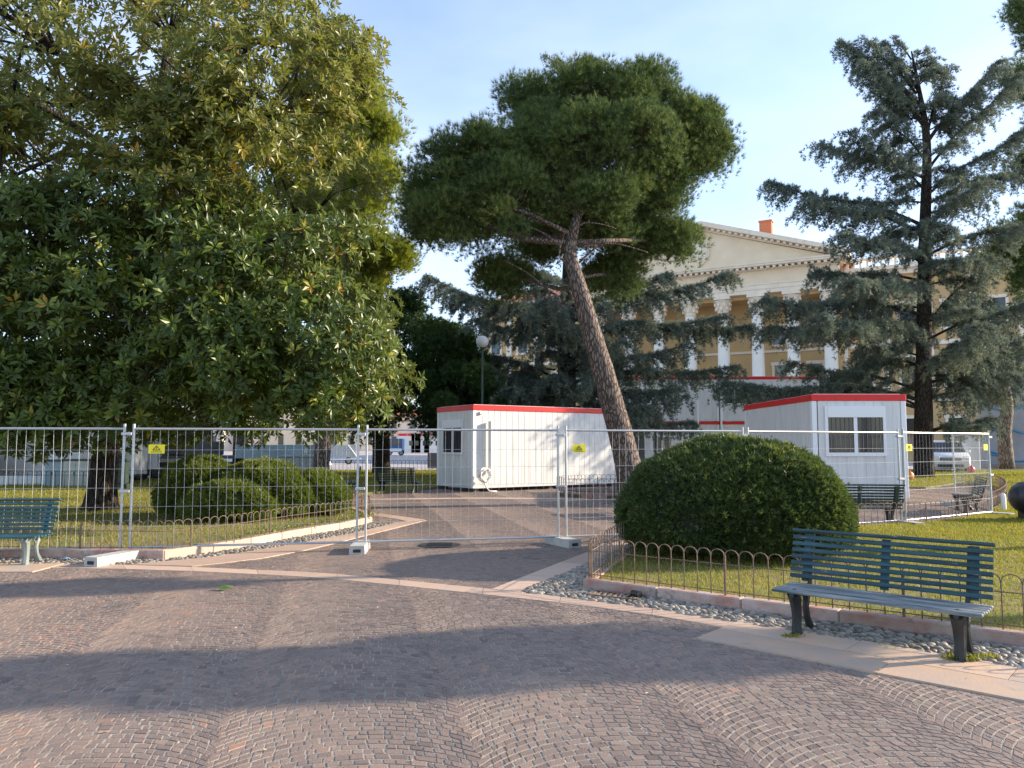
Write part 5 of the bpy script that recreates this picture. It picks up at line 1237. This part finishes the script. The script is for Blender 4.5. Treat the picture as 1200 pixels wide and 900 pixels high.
# kiosk and equipment on the far left
t = thing('market_kiosk', 'white open-fronted kiosk container at the far left behind the railing', 'kiosk', (-20.6, 28.6, .0))
m = MB(); m.box(0, 4.6, 2.0, 2.1, .4, 2.7); m.box(0, .1, 0, 1.999, .4, 2.7); m.box(4.5, 4.6, 0, 1.999, .4, 2.7); m.box(2.3, 2.38, 1.9, 1.998, .4, 2.7); m.build('wall', 'white_panel', t)
m = MB(); m.box(-.05, 4.65, -.1, 2.2, 2.71, 2.95, bev=.02); m.build('roof', 'grey_panel', t)
m = MB(); m.box(0, 4.6, 0, 2.0, .3, .4); m.box(0.002, 4.598, -.012, .04, .05, .36); m.build('floor', 'grey_panel', t)
m = MB(); m.box(.2, 1.0, .3, .9, .41, 1.1, bev=.03); m.build('counter', 'orange', t)
t = thing('white_trailer', 'white sales trailer with a dark flap and red-white tape, left of the big trunk', 'trailer', (P(50, 500, 29.5).x, 29.6, .0))
m = MB(); m.box(0, 3.0, 0, 2.2, .35, 2.45, bev=.04); m.build('body', 'white_panel', t)
m = MB(); m.box(-.02, 3.02, -.02, 2.22, 2.46, 2.62, bev=.02); m.build('roof_band', 'red_band', t)
m = MB(); m.box(.25, 1.9, -.04, -.002, 1.2, 2.2, bev=.01); m.build('frame', 'white_trim', t)
m = MB(); m.box(.5, 1.85, -.30, -.26, 1.5, 1.95); m.prism([(.5, 1.5), (.95, 1.5), (.75, 1.08)], -.30, -.26, 'y'); f = m.build('flap', 'black', t)
m = MB()
for k in range(5): m.prism([(.56 + k * .26, 1.86), (.66 + k * .26, 1.86), (.72 + k * .26, 1.94), (.62 + k * .26, 1.94)], -.306, -.301, 'y')
m.build('tape', 'red_band', f)
for x in (.7, 2.3): wheel(t, x, .1, .3, .18)
def cabinet(label, px, w_, h, m_, D=27.3):
    t = thing('utility_cabinet', label, 'cabinet', (P(px, 560, D).x, D, .0), 0, 'utility cabinets by the railing')
    m = MB(); m.box(0, w_, 0, .6, .06, h, bev=.015); m.build('body', m_, t)
    m = MB(); m.box(-.04, w_ + .04, -.04, .64, h + .001, h + .06, bev=.01); m.build('lid', 'grey_dark', t)
    m = MB(); m.box(.05, w_ / 2 - .01, -.012, -.001, .15, h - .08); m.box(w_ / 2 + .01, w_ - .05, -.012, -.001, .15, h - .08); d = m.build('door', m_, t)
    m = MB(); m.box(w_ / 2 - .06, w_ / 2 - .03, -.03, -.013, h * .5, h * .62); m.build('handle', 'black', d)
cabinet('blue-grey utility cabinet, the left one of the pair by the railing', 52, .62, .98, 'blue_grey')
cabinet('pale metal utility cabinet, the right one beside the big trunk', 73, .92, 1.0, 'metal_sheet')

# things on the sunlit paving beyond the grass
t = thing('barrier_trailer', 'grey steel crowd barriers on a white frame beyond the grass', 'barriers', (P(372, 540, 60).x, 60, 0))
m = MB()
for k in range(4): m.box(k * .75 * 1.0 + .02, k * .75 + .73, .0, .06, .55, 1.5)
m.build('barrier', 'cabinet_grey', t)
m = MB(); m.tube([(-.6, -.1, .3), (3.4, -.1, .45)], .05, 6); m.tube([(-.5, -.1, .3), (.3, -.1, 1.6)], .04, 6); m.tube([(2.4, -.1, 1.5), (3.2, -.1, .45)], .04, 6); m.build('frame', 'white_trim', t)
for x in (.4, 2.4): wheel(t, x, .1, .28, .16)
q = MB(); q.prism([(-.7, 0), (.9, 0), (.6, .5), (.2, .75), (-.4, .5)], 0, .9, 'y'); o = q.build('rubble_bag', 'pipe_white'); o.location = (P(372, 540, 58).x, 58, 0); tag(o, 'white heap of sacks left of the steel barriers', 'sacks')
q = MB(); q.box(-.5, .5, 0, .06, 0, 1.0); q.tube([(-.45, .3, 0), (-.45, .03, .9)], .03, 5); q.tube([(.45, .3, 0), (.45, .03, .9)], .03, 5); o = q.build('display_board', 'grey_dark'); o.location = (P(509, 540, 50).x, 50.5, 0); tag(o, 'dark board standing left of the long white cabin', 'board')
for i, (px, w_, lab) in enumerate(((466, 4.2, 'distant white cabin behind the dark evergreen trunk'), (482, 3.4, 'distant white cabin with two small windows, middle of the far row'), (497, 3.4, 'distant white cabin at the right of the far row'))):
    D = 128
    t = thing('site_cabin', lab, 'site cabin', (P(px, 520, D).x, D, 0), 0, 'distant white cabins across the square')
    m = MB(); m.box(0, w_ - .4, 0, 2.4, .1, 2.9); m.build('wall', 'white_panel', t)
    m = MB(); m.box(-.02, w_ - .38, -.02, 2.42, 2.9, 3.3); m.build('roof_band', 'red_band', t)
    for x in (.6, 1.9): m = MB(); m.box(x, x + .6, -.03, -.002, 1.3, 2.1); m.build('window', 'glass_dark', t)
t = thing('blue_lorry', 'small blue lorry seen from the front far across the square', 'lorry', (P(454, 520, 105).x, 105, 0))
m = MB(); m.box(0, 2.0, 0, 4, .45, 2.3, bev=.08); m.build('cab', 'blue_paint', t); m = MB(); m.box(.2, 1.8, -.03, -.002, 1.4, 2.1); m.build('windscreen', 'glass_dark', t)
m = MB(); m.box(.05, 1.95, -.06, -.003, .55, .95, bev=.02); m.build('bumper', 'white_trim', t)
for x in (.2, 1.8): wheel(t, x, .6, .42, .24)

# painted hoarding at the right
hd = thing('painted_hoarding', 'tall grey hoarding painted with curling blue lines at the right edge', 'hoarding', (P(1150, 520, 50).x, 50, 0), R(-6))
m = MB(); m.box(0, 9, 0, .25, .3, 6.4); m.build('panel', 'mural_grey', hd)
m = MB(); m.box(-.1, 9.1, -.15, .4, 0, .299); m.build('plinth', 'stone_dark', hd)
m = MB()
def curve(pts, w_=.07):
    q = smoothline([Vector((p[0], -.02, p[1])) for p in pts], 6); m.tube(q, w_, 5)
curve([(1.6, 6.1), (.6, 5.9), (.15, 5.0), (.3, 4.2), (1.2, 3.8), (2.4, 3.9), (3.2, 4.3), (4.2, 3.9)]); curve([(.5, 2.3), (1.1, 2.6), (1.9, 2.5), (2.5, 2.3), (3.2, 2.4)]); curve([(.6, .9), (1.3, .75), (1.8, .3)], .06); curve([(.5, 1.1), (1.1, .9), (1.7, .55), (2.6, .5), (3.4, .9)])
m.build('painted_lines', 'mural_blue', hd)
m = MB(); m.prism([(.5, 4.5), (1.0, 5.5), (1.5, 5.3), (1.3, 4.5), (.9, 4.2)], -.012, -.001, 'y'); m.build('rust_patch', 'mural_rust', hd)
m = MB()
for k in range(6): m.tube([(.3, -.012, 3.1 - k * .16), (.9, -.012, 3.25 - k * .16), (1.5, -.012, 3.45 - k * .18)], .02, 4)
m.box(1.3, 1.8, -.014, -.002, 5.0, 5.1); m.build('dark_lines', 'black', hd)
# smooth black rounded thing on the lawn
m = MB(); pr = [(.02, 0), (.16, .03), (.25, .1), (.31, .22), (.34, .42), (.35, .7), (.35, 1.3), (.33, 1.4)]
vs_ = []; n = 24
m.lathe(pr, n)
o = m.build('black_barrel', 'black_plastic', smooth='auto'); o.rotation_euler = (R(8), R(88), 0); bx_ = P(1183, 569, 15.5); o.location = (bx_.x, 15.5, .52)
tag(o, 'smooth black rounded barrel end cut off by the right edge over the lawn', 'barrel')
q = MB()
for s_ in (.35, 1.15): q.box(s_ - .05, s_ + .05, -.25, .25, -.52 + LZ, -.2)
cr = q.build('cradle', 'iron_dark'); cr.parent = o; cr.matrix_parent_inverse = (Matrix.Translation(o.location) @ o.rotation_euler.to_matrix().to_4x4()).inverted(); cr.location = (bx_.x, 15.5, .52)
# red and white bits near the far cedar
for (px, py, D, lab, m_) in ((1065, 546, 33, 'round orange-red bag at the foot of the tall cedar', 'orange'), (1138, 541, 40, 'red plastic block on the ground right of the white minivan', 'red_band')):
    q = MB(); q.lathe([(.05, 0), (.15, .04), (.18, .12), (.17, .26), (.08, .36), (.04, .4)], 12); o = q.build('plastic_bag' if m_ == 'orange' else 'plastic_block', m_, smooth='auto'); p = P(px, 545, D); o.location = (p.x, D, .07); tag(o, lab, 'bag' if m_ == 'orange' else 'block')
t = thing('white_locker', 'pale upright locker standing right of the white minivan', 'locker', (P(1133, 540, 45).x, 45, 0)); q = MB(); q.box(0, .8, 0, .7, .05, 2.1, bev=.02); q.build('body', 'white_trim', t); q = MB(); q.box(.05, .75, -.02, -.001, .15, 2.0, bev=.005); q.build('door', 'grey_panel', t)
# small white lamp-like plastic post tops in the beds
for (px, py, lab) in ((388, 572, 'white plastic sleeve standing at the end of the clipped hedge'), (1176, 590, 'white plastic sleeve on the curved hoop fence')):
    q = MB(); q.lathe([(.05, 0), (.055, .03), (.055, .38), (.03, .42)], 10); o = q.build('plastic_sleeve', 'pipe_white', smooth='auto'); D = 20.5 if px < 600 else 17.6; p = P(px, py, D); o.location = (p.x, D, p.z - .2); tag(o, lab, 'sleeve')
# ground metalwork and litter
gx = G(515, 639)
q = MB(); q.lathe([(.33, .001), (.33, .006), (.30, .007)], 24)
for k in range(7): q.box(-.2, .2, -.19 + k * .06, -.17 + k * .06, .0075, .011)
o = q.build('manhole_cover', 'iron_dark'); o.location = (*gx, .004); tag(o, 'dark round manhole cover in the cobbles left of the middle of the fence', 'manhole cover')
gx = G(722, 700)
t = thing('drain_grate', 'rusty drain grating set in the pebbles before the red kerb', 'drain grate', (*gx, .012), R(-28))
q = MB()
for k in range(9): q.box(-.26 + k * .062, -.24 + k * .062, -.11, .11, .0, .016)
q.box(-.28, .28, -.125, -.111, 0, .02); q.box(-.28, .28, .111, .125, 0, .02); q.build('grating', 'iron_rust', t)
q = MB(); q.box(-.27, .27, -.11, .11, -.009, -.004); q.build('pit', 'hole', t)
gx = G(748, 702); q = MB(); q.tube([(-.09, 0, .05), (.02, 0, .05)], .032, 12); q.tube([(.02, 0, .05), (.024, 0, .05)], .036, 12); o = q.build('pipe_end', 'black', smooth='auto'); o.location = (*gx, 0); o.rotation_euler = (0, 0, R(-60)); tag(o, 'short black pipe end sticking out beside the drain grating', 'pipe')
for (px, py, m_, lab, s_) in ((78, 657, 'light_blue', 'crumpled light-blue scrap on the pebbles right of the left bench', .05), (263, 692, 'leaf_green', 'fallen green leaf lying on the cobbles', .07), (1068, 728, 'pipe_white', 'crumpled white paper on the lawn behind the near bench', .035)):
    q = MB(); r_ = random.Random(px); pts = [(s_ * math.cos(a) * (1.6 if m_ == 'leaf_green' else 1) * r_.uniform(.7, 1.1), s_ * math.sin(a) * r_.uniform(.5, .9)) for a in np.linspace(0, 2 * PI, 9)[:-1]]
    n = len(pts); q.add([(x, y, .012 + r_.uniform(0, s_ * .5)) for x, y in pts] + [(0, 0, .02 + s_ * .5)], [(i, (i + 1) % n, n) for i in range(n)])
    o = q.build('fallen_leaf' if m_ == 'leaf_green' else 'litter', m_); o.location = (*G(px, py, LZ if px > 1000 else 0), LZ if px > 1000 else 0.004); tag(o, lab, 'leaf' if m_ == 'leaf_green' else 'litter')
def scattered_leaves():
    r = np.random.default_rng(77); n = 700; Y = r.uniform(3.5, 18, n); X = r.uniform(-.65, .65, n) * Y; T = np.stack([X, Y, np.full(n, .006)], -1)
    inl = inpoly(X, Y, lawnR) | inpoly(X, Y, lawnL); T[inl, 2] = LZ + .02
    A = np.stack([r.normal(size=n), r.normal(size=n), r.normal(0, .12, n)], -1); M = frames(A, np.tile([0, 0, 1.0], (n, 1)) + r.normal(0, .2, (n, 3)))
    V = np.array([[0, 0, 0], [.5, .3, .06], [1, 0, 0], [.5, -.3, .06]]); o = scatter('leaf_litter', V, np.array([[0, 3, 2, 1]]), T, M, r.uniform(.012, .035, n), r.random(n), 'litter_leaf', None); tag(o, kind='stuff')
mat('litter_leaf', (1, 1, 1), .8, attrcol=[(0, (.30, .2, .1)), (.6, (.42, .32, .2)), (1, (.5, .47, .42))])
scattered_leaves()
